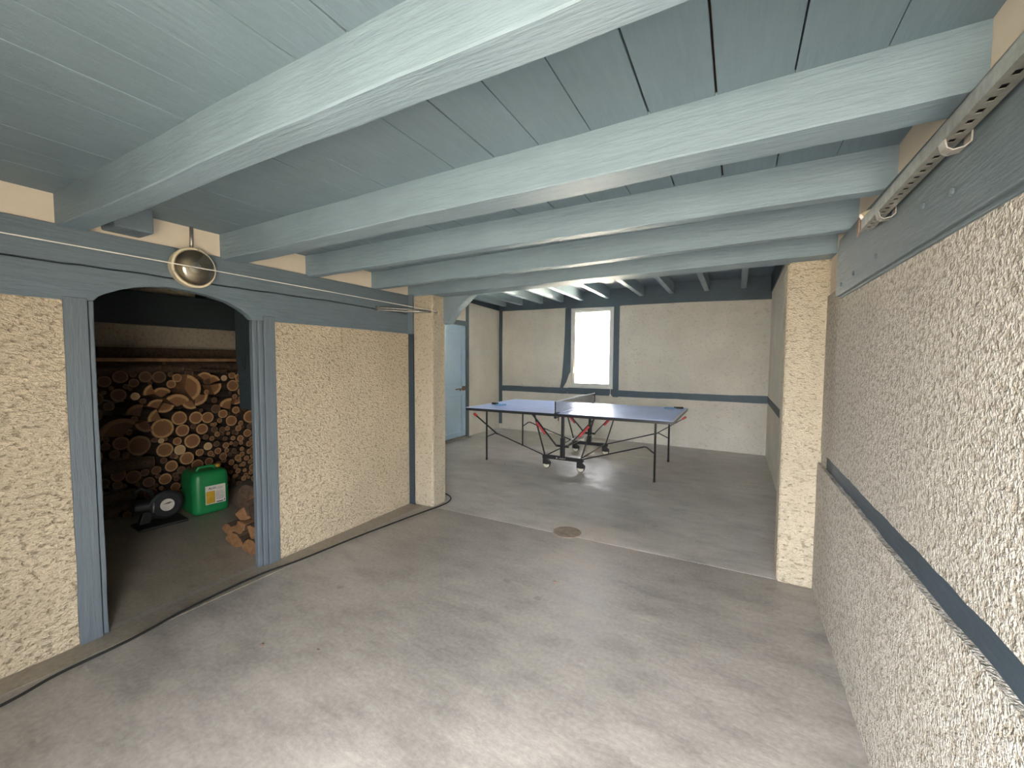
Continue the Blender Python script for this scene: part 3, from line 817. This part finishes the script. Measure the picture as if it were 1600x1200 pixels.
MB().box((-2.512, 3.175, 1.845), (-2.488, 3.20, 1.885)).build('pillar_hook', M['cream_pl'], sr, 0.005)

# ---- perforated garage door rail
rl = empty('garage_door_rail', (0.41, 1.5, 1.925), 'perforated galvanised door rail along the top of the right wall', 'rail')
mb = MB()
ra, rb_ = -0.30, 2.05
def rz_(y):
    return 1.905 + 0.004 * (2.05 - y)
X0, X1 = 0.396, 0.432
mb.box((X0, ra, 1.905), (X0 + 0.002, rb_, 1.940)).box((X1 - 0.002, ra, 1.905), (X1, rb_, 1.940)).box((X0, ra, 1.938), (X0 + 0.010, rb_, 1.940)).box((X1 - 0.010, ra, 1.938), (X1, rb_, 1.940))
pit = 0.042
y = ra
hx0, hx1 = X0 + 0.012, X1 - 0.012
mb.box((X0, ra, 1.903), (hx0, rb_, 1.905)).box((hx1, ra, 1.903), (X1, rb_, 1.905))
while y < rb_ - 0.001:
    mb.box((hx0, y, 1.903), (hx1, min(rb_, y + pit * 0.56), 1.905))
    y += pit
mb.map(lambda p: (p.x, p.y, p.z + 0.006 * (2.05 - p.y)))
mb.build('channel', M['steel'], rl)
MB().box((X0 + 0.003, ra, 1.91), (X1 - 0.003, rb_ - 0.01, 1.936)).map(lambda p: (p.x, p.y, p.z + 0.006 * (2.05 - p.y))).build('track_core', M['black_pl'], rl)
for y in (1.33, 1.83):
    zz = 1.905 + 0.006 * (2.05 - y)
    mb = MB()
    lp_ = [(X0 + 0.002, zz - 0.002), (X0 + 0.006, zz - 0.020), (X0 + 0.016, zz - 0.027), (XR - 0.034, zz - 0.024), (XR - 0.0235, zz - 0.014), (XR - 0.0235, zz + 0.03)]
    for (xa, za), (xb, zb_) in zip(lp_, lp_[1:]):
        mb.bar((xa, y, za), (xb, y, zb_), 0.003, 0.034, (0, 1, 0))
    mb.build('loop_bracket', M['zinc'], rl)
MB().prism([(2.035, 1.895), (2.06, 1.885), (2.065, 1.93), (2.05, 1.955), (2.035, 1.945)], 'x', X0 - 0.006, X0 - 0.002).build('end_plate', M['rust'], rl)
MB().lathe([(0.022, 0), (0.024, 0.01), (0.024, 0.05), (0.018, 0.056)], (X0 + 0.01, 2.06, 1.95), (0.7, 0, 0.3), 16).build('end_stop', M['cream_pl'], rl)

# ---- cable on the floor
pts = [(-2.55, -0.34), (-2.560, 0.1), (-2.565, 0.453), (-2.606, 0.626), (-2.618, 0.874), (-2.672, 1.179), (-2.693, 1.552), (-2.648, 1.83), (-2.605, 2.303), (-2.54, 2.78), (-2.50, 3.03), (-2.475, 3.16), (-2.475, 3.30), (-2.53, 3.42), (-2.66, 3.50), (-2.90, 3.55)]
def cr_(p0, p1, p2, p3, t):
    return [0.5 * ((2 * b) + (-a + c) * t + (2 * a - 5 * b + 4 * c - d) * t * t + (-a + 3 * b - 3 * c + d) * t ** 3) for a, b, c, d in zip(p0, p1, p2, p3)]
path = []
for k in range(len(pts) - 1):
    p0, p1, p2, p3 = pts[max(k - 1, 0)], pts[k], pts[k + 1], pts[min(k + 2, len(pts) - 1)]
    for j in range(6):
        q = cr_(p0, p1, p2, p3, j / 6)
        path.append((q[0], q[1], 0.0125))
path.append((*pts[-1], 0.0125))
o = MB().tube(path, 0.0065, 8).build('black_cable', M['black_pl'], smooth=True)
tag(o, 'black cable lying on the floor along the left wall', 'cable')

# ================================================================== WOOD STORE
def unit_log(seed, n=16):
    rr = random.Random(seed)
    prof = [1 + 0.07 * mnoise.noise(Vector((math.cos(2 * math.pi * k / n) * 1.1, math.sin(2 * math.pi * k / n) * 1.1, seed * 3.7))) + rr.uniform(-0.012, 0.012) for k in range(n)]
    ring = [(prof[k] * math.cos(2 * math.pi * k / n), prof[k] * math.sin(2 * math.pi * k / n)) for k in range(n)]
    body = bpy.data.meshes.new('log_bark')
    vs = [(x, p[0], p[1]) for x in (-1, 0) for p in ring]
    body.from_pydata(vs, [], [tuple(range(n))] + [tuple(range(2 * n - 1, n - 1, -1))] + [(k, n + k, n + (k + 1) % n, (k + 1) % n) for k in range(n)])
    body.materials.append(M['bark'])
    ends = []
    for mt in ('end_a', 'end_b', 'end_c'):
        e = bpy.data.meshes.new('log_end')
        q = [(0.004, p[0] * 0.965, p[1] * 0.965) for p in ring] + [(0.012, 0, 0)]
        e.from_pydata(q, [], [(k, (k + 1) % n, n) for k in range(n)])
        e.materials.append(M[mt])
        ends.append(e)
    return body, ends
LOGS = [unit_log(k) for k in range(5)]
rl_ = random.Random(11)
def log(y, z, r, end, label, group, x=-4.85, yaw=0.0, length=0.38, roll=None):
    b_, es = LOGS[rl_.randrange(5)]
    o = bpy.data.objects.new('firewood_log', b_)
    COL.objects.link(o)
    o.location = (x, y, z)
    o.scale = (length, r, r)
    o.rotation_euler = (rl_.uniform(0, 6.28) if roll is None else roll, 0, yaw)
    e = bpy.data.objects.new('cut_end', es[end])
    COL.objects.link(e)
    e.parent = o
    tag(o, label, 'log', group)
    return o
ROUND = [(2.072, 0.834, 0.0716), (2.113, 0.713, 0.0638), (2.293, 0.688, 0.0574), (2.184, 0.587, 0.0757), (1.949, 0.568, 0.0721), (1.774, 0.619, 0.094), (1.639, 0.686, 0.0623), (1.909, 0.755, 0.0980), (2.046, 0.604, 0.0399), (1.876, 0.648, 0.0253), (1.931, 0.667, 0.0256), (2.084, 0.509, 0.053), (2.15, 0.408, 0.0667), (2.261, 0.448, 0.0396), (2.34, 0.426, 0.0313), (2.325, 0.504, 0.0423), (2.414, 0.512, 0.0318), (2.508, 0.481, 0.0347), (2.613, 0.478, 0.0295), (2.433, 0.612, 0.0284), (2.484, 0.56, 0.0253), (2.57, 0.552, 0.0257), (2.665, 0.531, 0.0357), (2.396, 0.671, 0.0338), (2.486, 0.653, 0.0322), (2.589, 0.612, 0.0281), (2.64, 0.649, 0.0331), (2.415, 0.893, 0.0474), (2.482, 0.827, 0.0480), (2.63, 0.855, 0.0412), (2.753, 0.767, 0.0724), (2.576, 0.74, 0.0600), (2.351, 0.812, 0.0614), (2.22, 0.827, 0.0652), (2.75, 0.457, 0.0339), (2.583, 0.408, 0.0293), (2.685, 0.407, 0.0239), (2.742, 0.373, 0.029), (2.412, 0.44, 0.0363), (2.543, 0.375, 0.0233), (2.325, 0.599, 0.0278), (2.77, 0.318, 0.0219), (2.756, 0.253, 0.0267), (2.625, 0.323, 0.0355), (2.462, 0.373, 0.0401), (2.519, 1.209, 0.0321), (1.741, 1.034, 0.0371), (2.598, 1.125, 0.0642), (2.632, 0.171, 0.0297), (2.707, 0.16, 0.0217), (2.742, 0.58, 0.0459), (1.597, 0.372, 0.0572), (1.713, 0.328, 0.0611), (1.808, 0.342, 0.036), (1.872, 0.351, 0.0420), (2.001, 0.366, 0.0564), (1.815, 0.256, 0.0500), (1.96, 0.243, 0.056), (2.021, 0.158, 0.0441), (2.675, 0.08, 0.0288), (2.632, 0.030, 0.0286), (2.595, 0.118, 0.0227)]
WEDGE = [(1.835, 1.122, 0.0747, 150, 80), (1.962, 1.078, 0.0769, 90, 110), (2.096, 1.022, 0.1003, 80, 110), (2.214, 1.12, 0.1135, 10, 140), (2.288, 0.996, 0.0934, -50, 90), (2.457, 1.08, 0.0852, -30, 80), (2.496, 0.975, 0.0974, 120, 80), (1.912, 0.97, 0.0711, 110, 100), (1.985, 0.935, 0.0773, -70, 100), (2.125, 0.935, 0.0745, -110, 90), (1.859, 0.873, 0.0854, 150, 80), (2.284, 1.22, 0.0657, 80, 120), (2.424, 1.201, 0.0733, 60, 80), (1.642, 0.797, 0.134, 110, 120), (1.771, 0.769, 0.0789, -120, 100), (1.754, 0.944, 0.0882, 120, 90), (2.62, 0.935, 0.0529, -60, 80)]
# settle the measured logs so that none cut into each other
_k0 = [(a[0], a[1]) for a in ROUND]
_it = [[a[0], a[1], a[2]] for a in ROUND] + [[w[0], w[1], w[2] * 0.86] for w in WEDGE]
for _ in range(150):
    for i_ in range(len(_it)):
        for j_ in range(i_):
            A_, B_ = _it[i_], _it[j_]
            dy, dz = A_[0] - B_[0], A_[1] - B_[1]
            d_ = math.hypot(dy, dz) or 1e-4
            o_ = (A_[2] + B_[2]) * 0.97 - d_
            if o_ > 0:
                q_ = 0.22 * o_ / d_
                A_[0] += dy * q_; A_[1] += dz * q_
                B_[0] -= dy * q_; B_[1] -= dz * q_
    for A_ in _it:
        A_[1] = max(A_[1], A_[2])
KEYS = _k0
ROUND = [tuple(a) for a in _it[:len(ROUND)]]
WEDGE = [(a[0], a[1], w[2], w[3], w[4]) for a, w in zip(_it[len(ROUND):], WEDGE)]
ROUND_OBJ = []
G1 = 'round logs in the stack of the wood store'
SIZE = lambda r: 'thick' if r > 0.058 else ('medium' if r > 0.036 else 'thin')
def rlabel(y, z, r):
    side = 'at the dark left of the stack' if y < 1.72 else ('in the middle of the stack' if y < 2.36 else 'at the right of the stack')
    lev = 'high up' if z > 0.8 else ('halfway up' if z > 0.42 else 'low down')
    return '%s round firewood log, cut end showing, %s %s' % (SIZE(r), lev, side)
PALE = {(2.084, 0.509), (2.325, 0.504), (2.519, 1.209), (1.741, 1.034), (1.931, 0.667)}
special = {(1.774, 0.619): 'widest round log, dark reddish cut end, left of the middle of the stack',
           (1.909, 0.755): 'thick dark round log with blackened end under the split wedges',
           (2.184, 0.587): 'large round brown log directly above and behind the green jerrycan',
           (2.084, 0.509): 'pale yellowish cut log left above the green jerrycan',
           (2.325, 0.504): 'pale yellow oval cut log right above the green jerrycan',
           (2.519, 1.209): 'small pale round log end at the top right of the stack',
           (1.741, 1.034): 'small pale round log end at the upper left of the stack',
           (2.753, 0.767): 'big round log beside the hanging dark panel on the right',
           (1.931, 0.667): 'tiny pale log end beside the widest round log'}
occ = []
for (y, z, r), key in zip(ROUND, KEYS):
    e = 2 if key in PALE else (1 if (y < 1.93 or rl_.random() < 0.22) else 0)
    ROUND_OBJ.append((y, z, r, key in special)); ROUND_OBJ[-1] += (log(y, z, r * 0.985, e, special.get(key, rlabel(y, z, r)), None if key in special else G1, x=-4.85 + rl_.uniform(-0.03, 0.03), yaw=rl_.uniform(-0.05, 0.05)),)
    occ.append((y, z, r))
for w in WEDGE:
    occ.append((w[0], w[1], w[2] * 0.80))
# sideways logs reserve their rows on the left
SIDE = [(1.15, 1.84, 0.455, 0.055), (1.0, 1.74, 0.06, 0.058), (1.05, 1.70, 0.175, 0.054)]
for a, b_, z, r in SIDE:
    for k in range(8):
        occ.append((a + (b_ - a) * k / 7, z, r))
rf = random.Random(5)
def fits(y, z):
    return min([math.hypot(y - a, z - b_) - c for a, b_, c in occ] + [z])
for rmin, rmax, tries in ((0.038, 0.060, 2500), (0.026, 0.042, 3500), (0.017, 0.028, 5000)):
    for _ in range(tries):
        y, z = rf.uniform(1.30, 2.92), rf.uniform(0.015, 1.27)
        if y > 2.36 and z < 0.75 and rmin > 0.03:
            continue
        d = fits(y, z)
        if d >= rmin and len(occ) < 285:
            r = min(d, rmax)
            occ.append((y, z, r))
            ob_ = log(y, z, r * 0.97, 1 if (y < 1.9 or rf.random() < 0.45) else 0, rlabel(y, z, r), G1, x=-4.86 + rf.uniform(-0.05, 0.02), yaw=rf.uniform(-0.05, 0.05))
            ROUND_OBJ.append((y, z, r, False, ob_))
# labels: size, level and side of the stack, then the order from the left within that zone
ORD = ['first', 'second', 'third', 'fourth', 'fifth', 'sixth', 'seventh', 'eighth', 'ninth', 'tenth', 'eleventh', 'twelfth', 'thirteenth', 'fourteenth', 'fifteenth', 'sixteenth', 'seventeenth', 'eighteenth', 'nineteenth', 'twentieth', 'twenty-first', 'twenty-second', 'twenty-third', 'twenty-fourth']
zones = {}
for y, z, r, sp, ob_ in ROUND_OBJ:
    if not sp:
        lv = 'bottom' if z < 0.20 else 'low' if z < 0.42 else 'middle' if z < 0.64 else 'upper' if z < 0.88 else 'top'
        sd = 'dark left' if y < 1.72 else 'left centre' if y < 2.04 else 'right centre' if y < 2.40 else 'right'
        zones.setdefault((SIZE(r), lv, sd), []).append((y, ob_))
for (sz, lv, sd), lst in zones.items():
    lst.sort(key=lambda q: q[0])
    for n_, (y, ob_) in enumerate(lst):
        if len(lst) == 1:
            ob_['label'] = 'only %s round log in the %s rows, %s of the firewood stack' % (sz, lv, sd)
        else:
            ob_['label'] = '%s %s round log from the left, %s rows, %s of the firewood stack' % (ORD[min(n_, 23)], sz, lv, sd)
# split wedges
wl_lab = ['split wedge log with rounded left side, leftmost on the upper stack', 'split wedge log lying bark side up, second from upper left', 'broad split log, bark upward, in the upper middle of the stack',
          'half-round log with its curved side to the right, biggest on top of the stack', 'split log with the arc hanging down, right of the big half-round log', 'quarter log pointing left below the top right of the stack',
          'quarter log with rounded upper left, near the right edge of the upper stack', 'short split wedge, bark upward, in the second row of wedges', 'split wedge with its arc below, second row of wedges', 'split wedge hanging point up under the broad split log',
          'quarter log with rounded left side above the blackened log', 'small split log, bark upward, highest in the middle of the stack', 'split log beside the small pale end at the top right', 'very wide dim half log at the far left of the stack',
          'dim split wedge left of the blackened log', 'dim quarter log under the small pale end at the left', 'small split wedge squeezed in at the right edge of the stack']
def wedge_mesh(R_, span, along):
    n = 10
    h = R(span) / 2
    arc = [(R_ * math.cos(-h + 2 * h * k / n), R_ * math.sin(-h + 2 * h * k / n)) for k in range(n + 1)]
    return [(0, 0)] + arc
for k, (y, z, r, ang, span) in enumerate(WEDGE):
    Rr = r * 1.25
    poly = wedge_mesh(Rr, span, ang)
    n = len(poly)
    cx = sum(p[0] for p in poly) / n
    ln = 0.38
    mb = MB()
    vs = [(xx, p[0] , p[1]) for xx in (-ln, 0) for p in poly]
    for a in range(n):
        mb.cur = 1 if a in (0, n - 1) else 0
        mb.add([], [])
    mb.v = [Vector(v) for v in vs]
    mb.f = [tuple(range(n)), tuple(range(2 * n - 1, n - 1, -1))] + [(a, n + a, n + (a + 1) % n, (a + 1) % n) for a in range(n)]
    mb.mi = [1, 1] + [1 if a in (0, n - 1) else 0 for a in range(n)]
    o = mb.build('split_log', [M['bark'], M['split']], None, local=True)
    # viewed from +x the y axis runs to the right, z up
    rot = R(ang)
    d = Vector((0, math.cos(rot), math.sin(rot)))
    o.location = Vector((-4.84 + rl_.uniform(-0.02, 0.04), y, z)) - d * cx
    o.rotation_euler = (rot, 0, 0)
    e = bpy.data.meshes.new('wedge_end')
    s_ = 0.97
    e.from_pydata([(0.004, cx * 0.03 + p[0] * s_, p[1] * s_) for p in poly], [], [tuple(range(n))])
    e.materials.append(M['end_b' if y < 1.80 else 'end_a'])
    eo = bpy.data.objects.new('cut_end', e)
    COL.objects.link(eo)
    eo.parent = o
    # end grain material reads radius in units of the log
    o.scale = (1, 1, 1)
    for vtx in e.vertices:
        vtx.co.y /= Rr
        vtx.co.z /= Rr
    eo.scale = (1, Rr, Rr)
    tag(o, wl_lab[k], 'log', 'split logs on top of the stack')
# sideways logs
slab = ['long dark log lying sideways halfway up at the left of the stack', 'long dark log lying sideways on the floor behind the black machine', 'long dark log lying sideways, second from the floor, behind the black machine']
def slog(a, b_, x, z, r, label, tilt=0.0, group='dark logs lying sideways'):
    n = 8
    p = [(x + 0.012 * wob(a + (b_ - a) * k / n, z * 9, 4), a + (b_ - a) * k / n, z + tilt * (k / n - 0.5) + 0.006 * wob(a + (b_ - a) * k / n, z * 5 + 2, 4)) for k in range(n + 1)]
    o = MB().tube(p, [r * (1 + 0.08 * wob(q[1], z * 3, 6)) for q in p], 12, cap=False).build('sideways_log', M['bark'], smooth=True)
    for q in (p[0], p[-1]):
        MB().lathe([(r * 0.98, -0.003), (r * 0.98, 0.003)], q, (0, 1, 0), 12).build('cut_end', M['split'], o)
    tag(o, label, 'log', group)
for (a, b_, z, r), lb in zip(SIDE, slab):
    slog(a, b_, -4.80 - r * 0.4, z, r, lb)
slog(1.35, 2.30, -4.93, 1.305, 0.042, 'long dark branch lying along the top left of the stack', 0.03)
slog(2.05, 2.90, -5.03, 1.33, 0.05, 'long dark branch lying along the top right of the stack', -0.02)
slog(1.40, 2.75, -5.14, 1.335, 0.048, 'long dark branch at the back of the top of the stack', 0.0)
slog(2.15, 2.55, -4.90, 1.295, 0.022, 'thin dark stick lying on the split logs at top right', -0.03)
log(1.60, 0.034, 0.032, 1, 'small dark log end on the floor at the far left of the stack', None, x=-4.70)
log(1.665, 0.026, 0.025, 1, 'smallest dark log end on the floor left of the black machine', None, x=-4.68)
o = MB().box((-5.18, 1.50, 1.385), (-4.98, 2.85, 1.418)).build('wooden_plank', M['plank'], None, 0.003)
tag(o, 'reddish-brown plank lying flat on top of the firewood stack', 'plank', 'planks on the stack')
o = MB().box((-5.34, 1.62, 1.34), (-5.20, 2.90, 1.52)).build('wooden_plank', M['bark'], None, 0.006)
tag(o, 'dark thick plank standing against the store wall behind the stack', 'plank', 'planks on the stack')

# split logs inside the doorway, leaning against the wall
pile = [(-3.06, 0.045, 0.085, 90, 150, 0.42, 'split log with pale underside, lowest in the pile behind the door post'), (-3.30, 0.045, 0.085, 85, 150, 0.40, 'flat split log on the floor, outermost of the pile behind the door post'),
        (-3.19, 0.130, 0.075, -60, 110, 0.38, 'split log with orange cut face, second row of the small pile'), (-3.04, 0.150, 0.075, 60, 110, 0.36, 'split log with orange corner, second row beside the door post'), (-3.35, 0.135, 0.065, 110, 110, 0.36, 'split log on the outer edge of the second row'),
        (-3.15, 0.235, 0.075, -100, 90, 0.40, 'thin slab of split wood across the middle of the small pile'), (-3.17, 0.325, 0.080, 70, 150, 0.36, 'bark-covered log, fourth from the floor beside the door post'), (-3.12, 0.43, 0.085, 120, 160, 0.38, 'bark-covered log on top of the small pile beside the door post'), (-3.02, 0.30, 0.085, 90, 150, 0.38, 'bark-covered log hidden deepest behind the door post')]
for k, (x, z, r, ang, span, ln, lb) in enumerate(pile):
    poly = wedge_mesh(r * 1.3, span, ang)
    n = len(poly)
    cx = sum(p[0] for p in poly) / n
    mb = MB()
    rr = random.Random(k)
    mb.v = [Vector((xx, p[0] * rr.uniform(0.93, 1.05), p[1] * rr.uniform(0.93, 1.05))) for xx in (-ln, -ln * 0.5, 0) for p in poly]
    mb.f = [tuple(range(n)), tuple(range(3 * n - 1, 2 * n - 1, -1))] + [(q * n + a, (q + 1) * n + a, (q + 1) * n + (a + 1) % n, q * n + (a + 1) % n) for q in (0, 1) for a in range(n)]
    ec = 0 if k >= 6 else 1
    mb.mi = [ec, ec] + [1 if a in (0, n - 1) else 0 for q in (0, 1) for a in range(n)]
    o = mb.build('split_log', [M['bark'], M['split']], None, 0.004, local=True)
    rot = R(ang)
    # local +x (cut end) turned towards -y
    o.rotation_euler = Matrix.Rotation(R(-90 + rr.uniform(-9, 9)), 3, 'Z').to_4x4().to_euler()
    o.rotation_euler = (Matrix.Rotation(R(-90 + rr.uniform(-12, 12)), 3, 'Z') @ Matrix.Rotation(rot, 3, 'X')).to_euler()
    dv = Matrix.Rotation(R(-90), 3, 'Z') @ Vector((0, math.cos(rot), math.sin(rot)))
    o.location = Vector((x, 1.71 + rr.uniform(0, 0.03), max(z, 0.03) + 0.02)) - dv * cx
    tag(o, lb, 'log', 'split logs piled inside the doorway')

# hanging dark panel
hp = empty('hanging_panel', (-3.3, 1.90, 1.0), 'dark blue-grey wooden panel hanging inside the wood store doorway', 'panel')
MB().prism([(-3.46, 1.02), (-2.97, 1.0), (-2.97, 2.16), (-3.50, 2.16), (-3.50, 1.40), (-3.475, 1.36)], 'y', 1.90, 1.925).build('board', M['dark_tim'], hp, 0.004)
MB().tube([(-3.37, 1.897, 1.44), (-3.355, 1.88, 1.43), (-3.35, 1.88, 1.35), (-3.37, 1.897, 1.33)], 0.005, 6).build('handle', M['black_pl'], hp)

# ---- green jerrycan
jc = empty('jerrycan', (-4.37, 2.065, 0.0), 'green plastic jerrycan with a white and yellow label before the firewood', 'jerrycan', rz=R(-7))
JW, JD, JH = 0.145, 0.165, 0.385
ring = []
def rrect(hw, hd, rad, n=6):
    out = []
    for sx, sy, a0 in ((1, 1, 0), (-1, 1, 90), (-1, -1, 180), (1, -1, 270)):
        for k in range(n + 1):
            a = R(a0 + 90 * k / n)
            out.append((sx * (hd - rad) + rad * math.cos(a), sy * (hw - rad) + rad * math.sin(a)))
    return out
lev = [(0.0, 0.90, 0.05), (0.012, 0.97, 0.055), (0.03, 1.0, 0.058), (0.16, 1.012, 0.058), (0.32, 1.0, 0.058), (0.355, 0.965, 0.056), (0.378, 0.88, 0.05), (0.388, 0.76, 0.045)]
mb = MB()
vs, fs = [], []
nn = 28
for z, s_, rad in lev:
    vs += [(p[0], p[1], z) for p in rrect(JW * s_, JD * s_, rad * s_)]
for a in range(len(lev) - 1):
    for k in range(nn):
        fs.append((a * nn + k, a * nn + (k + 1) % nn, (a + 1) * nn + (k + 1) % nn, (a + 1) * nn + k))
fs += [tuple(range(nn - 1, -1, -1)), tuple(range((len(lev) - 1) * nn, len(lev) * nn))]
MB().add(vs, fs).build('body', M['green'], jc, smooth=True, local=True)
MB().tube([(0.06, -0.085, 0.380), (0.06, -0.07, 0.412), (0.06, 0.0, 0.418), (0.06, 0.05, 0.412), (0.06, 0.065, 0.380)], 0.013, 10).build('carry_handle', M['green'], jc, smooth=True, local=True)
MB().lathe([(0.030, 0), (0.030, 0.03), (0.026, 0.034)], (0.0, 0.095, 0.380), (0, 0, 1), 20).build('screw_cap', M['yellow'], jc, local=True)
LX = JD * 1.012 + 0.001
lb_ = MB().box((LX - 0.004, -0.055, 0.085), (LX + 0.001, 0.105, 0.255)).build('paper_label', M['label'], jc, local=True)
MB().box((LX + 0.001, -0.050, 0.092), (LX + 0.0016, 0.020, 0.205)).build('yellow_print', M['yellow'], lb_, local=True)
pr = MB()
for k in range(11):
    pr.box((LX + 0.001, 0.028, 0.195 - 0.0078 * k), (LX + 0.0016, 0.098 - 0.012 * ((k * 7) % 4) / 3, 0.1985 - 0.0078 * k))
for k in range(2):
    pr.box((LX + 0.001, 0.028, 0.228 - 0.012 * k), (LX + 0.0016, 0.085, 0.232 - 0.012 * k))
pr.build('fine_print', M['inkgrey'], lb_, local=True)
MB().box((LX + 0.001, 0.030, 0.092), (LX + 0.0016, 0.085, 0.101)).box((LX + 0.001, 0.092, 0.094), (LX + 0.0016, 0.099, 0.112)).build('black_print', M['ink'], lb_, local=True)
fc = bpy.data.curves.new('label_lettering', 'FONT')
fc.body = 'ALGI'
fc.size = 0.026
fc.extrude = 0.0003
fc.offset = 0.0006
fc.materials.append(M['ink'])
tmp_ = bpy.data.objects.new('tmp_text', fc)
COL.objects.link(tmp_)
bpy.context.view_layer.update()
fm = bpy.data.meshes.new_from_object(tmp_.evaluated_get(bpy.context.evaluated_depsgraph_get()))
bpy.data.objects.remove(tmp_)
bpy.data.curves.remove(fc)
fo = bpy.data.objects.new('label_lettering', fm)
COL.objects.link(fo)
fo.parent = lb_
fo.location = (LX + 0.0016, -0.030, 0.222)
fo.rotation_euler = (R(90), 0, R(90))

# ---- black bench machine with round label
bm_ = empty('bench_machine', (-4.30, 1.68, 0.0), 'black cutting machine on a flat base plate with a round white label', 'machine', rz=R(-6))
MB().box((-0.13, -0.16, 0.0), (0.10, 0.17, 0.022)).build('base_plate', M['black_pl'], bm_, 0.006, local=True)
MB().lathe([(0.10, -0.03), (0.118, -0.02), (0.120, 0.02), (0.10, 0.032), (0.03, 0.034)], (-0.03, 0.055, 0.155), (1, 0, 0), 32).build('wheel_guard', M['black_pl'], bm_, local=True)
MB().lathe([(0.052, 0), (0.058, 0.01), (0.058, 0.14), (0.045, 0.16)], (-0.05, 0.0, 0.16), (-0.3, -1, 0.0), 20).build('motor', M['black_pl'], bm_, local=True, smooth=False)
MB().prism([(-0.13, 0.02), (-0.05, 0.02), (-0.03, 0.09), (0.06, 0.16), (0.04, 0.19), (-0.10, 0.12)], 'x', -0.09, -0.03).build('pivot_arm', M['black_pl'], bm_, 0.008, local=True)
MB().tube([(-0.03, -0.02, 0.22), (0.0, -0.06, 0.30), (0.0, -0.12, 0.34), (0.0, -0.17, 0.30)], 0.015, 10).build('handle', M['black_pl'], bm_, smooth=True, local=True)
MB().tube([(0.03, -0.05, 0.12), (0.02, -0.04, 0.20)], 0.008, 8).build('lever', M['steel'], bm_, smooth=True, local=True)
ll = MB().prism([(0.055 + 0.050 * math.cos(2 * math.pi * k / 28), 0.155 + 0.052 * math.sin(2 * math.pi * k / 28)) for k in range(28)], 'x', 0.0035, 0.0055).build('round_label', M['label'], bm_, local=True)
MB().prism([(0.02, 0.165), (0.07, 0.178), (0.095, 0.170), (0.06, 0.166)], 'x', 0.0055, 0.006).build('black_print', M['ink'], ll, local=True)
MB().prism([(0.045, 0.162), (0.075, 0.166), (0.07, 0.160)], 'x', 0.0055, 0.006).build('red_print', M['red'], ll, local=True)

# small debris on the floor
for k, (x, y, s) in enumerate(((-0.98, 2.42, 0.012), (-2.02, 1.18, 0.011), (-1.75, 1.29, 0.008), (-1.3, 2.95, 0.008), (-2.75, 4.95, 0.009))):
    rr = random.Random(k)
    mb = MB().lathe([(s * 0.5, 0), (s, s * 0.3), (s * 0.8, s * 0.7), (s * 0.2, s * 0.9)], (x, y, 0), (0, 0, 1), 7)
    mb.map(lambda p: (x + (p.x - x) * rr.uniform(0.8, 1.3), y + (p.y - y) * rr.uniform(0.6, 1.0), p.z))
    o = mb.build('debris_crumb', M['rust'])
    tag(o, ['brown crumb on the floor before the right pillar', 'flat chip on the floor left of the centre', 'dark crumb on the floor beside the flat chip', 'tiny dark crumb near the iron cover', 'dark crumb under the table at the left'][k], 'crumb', 'crumbs on the floor')
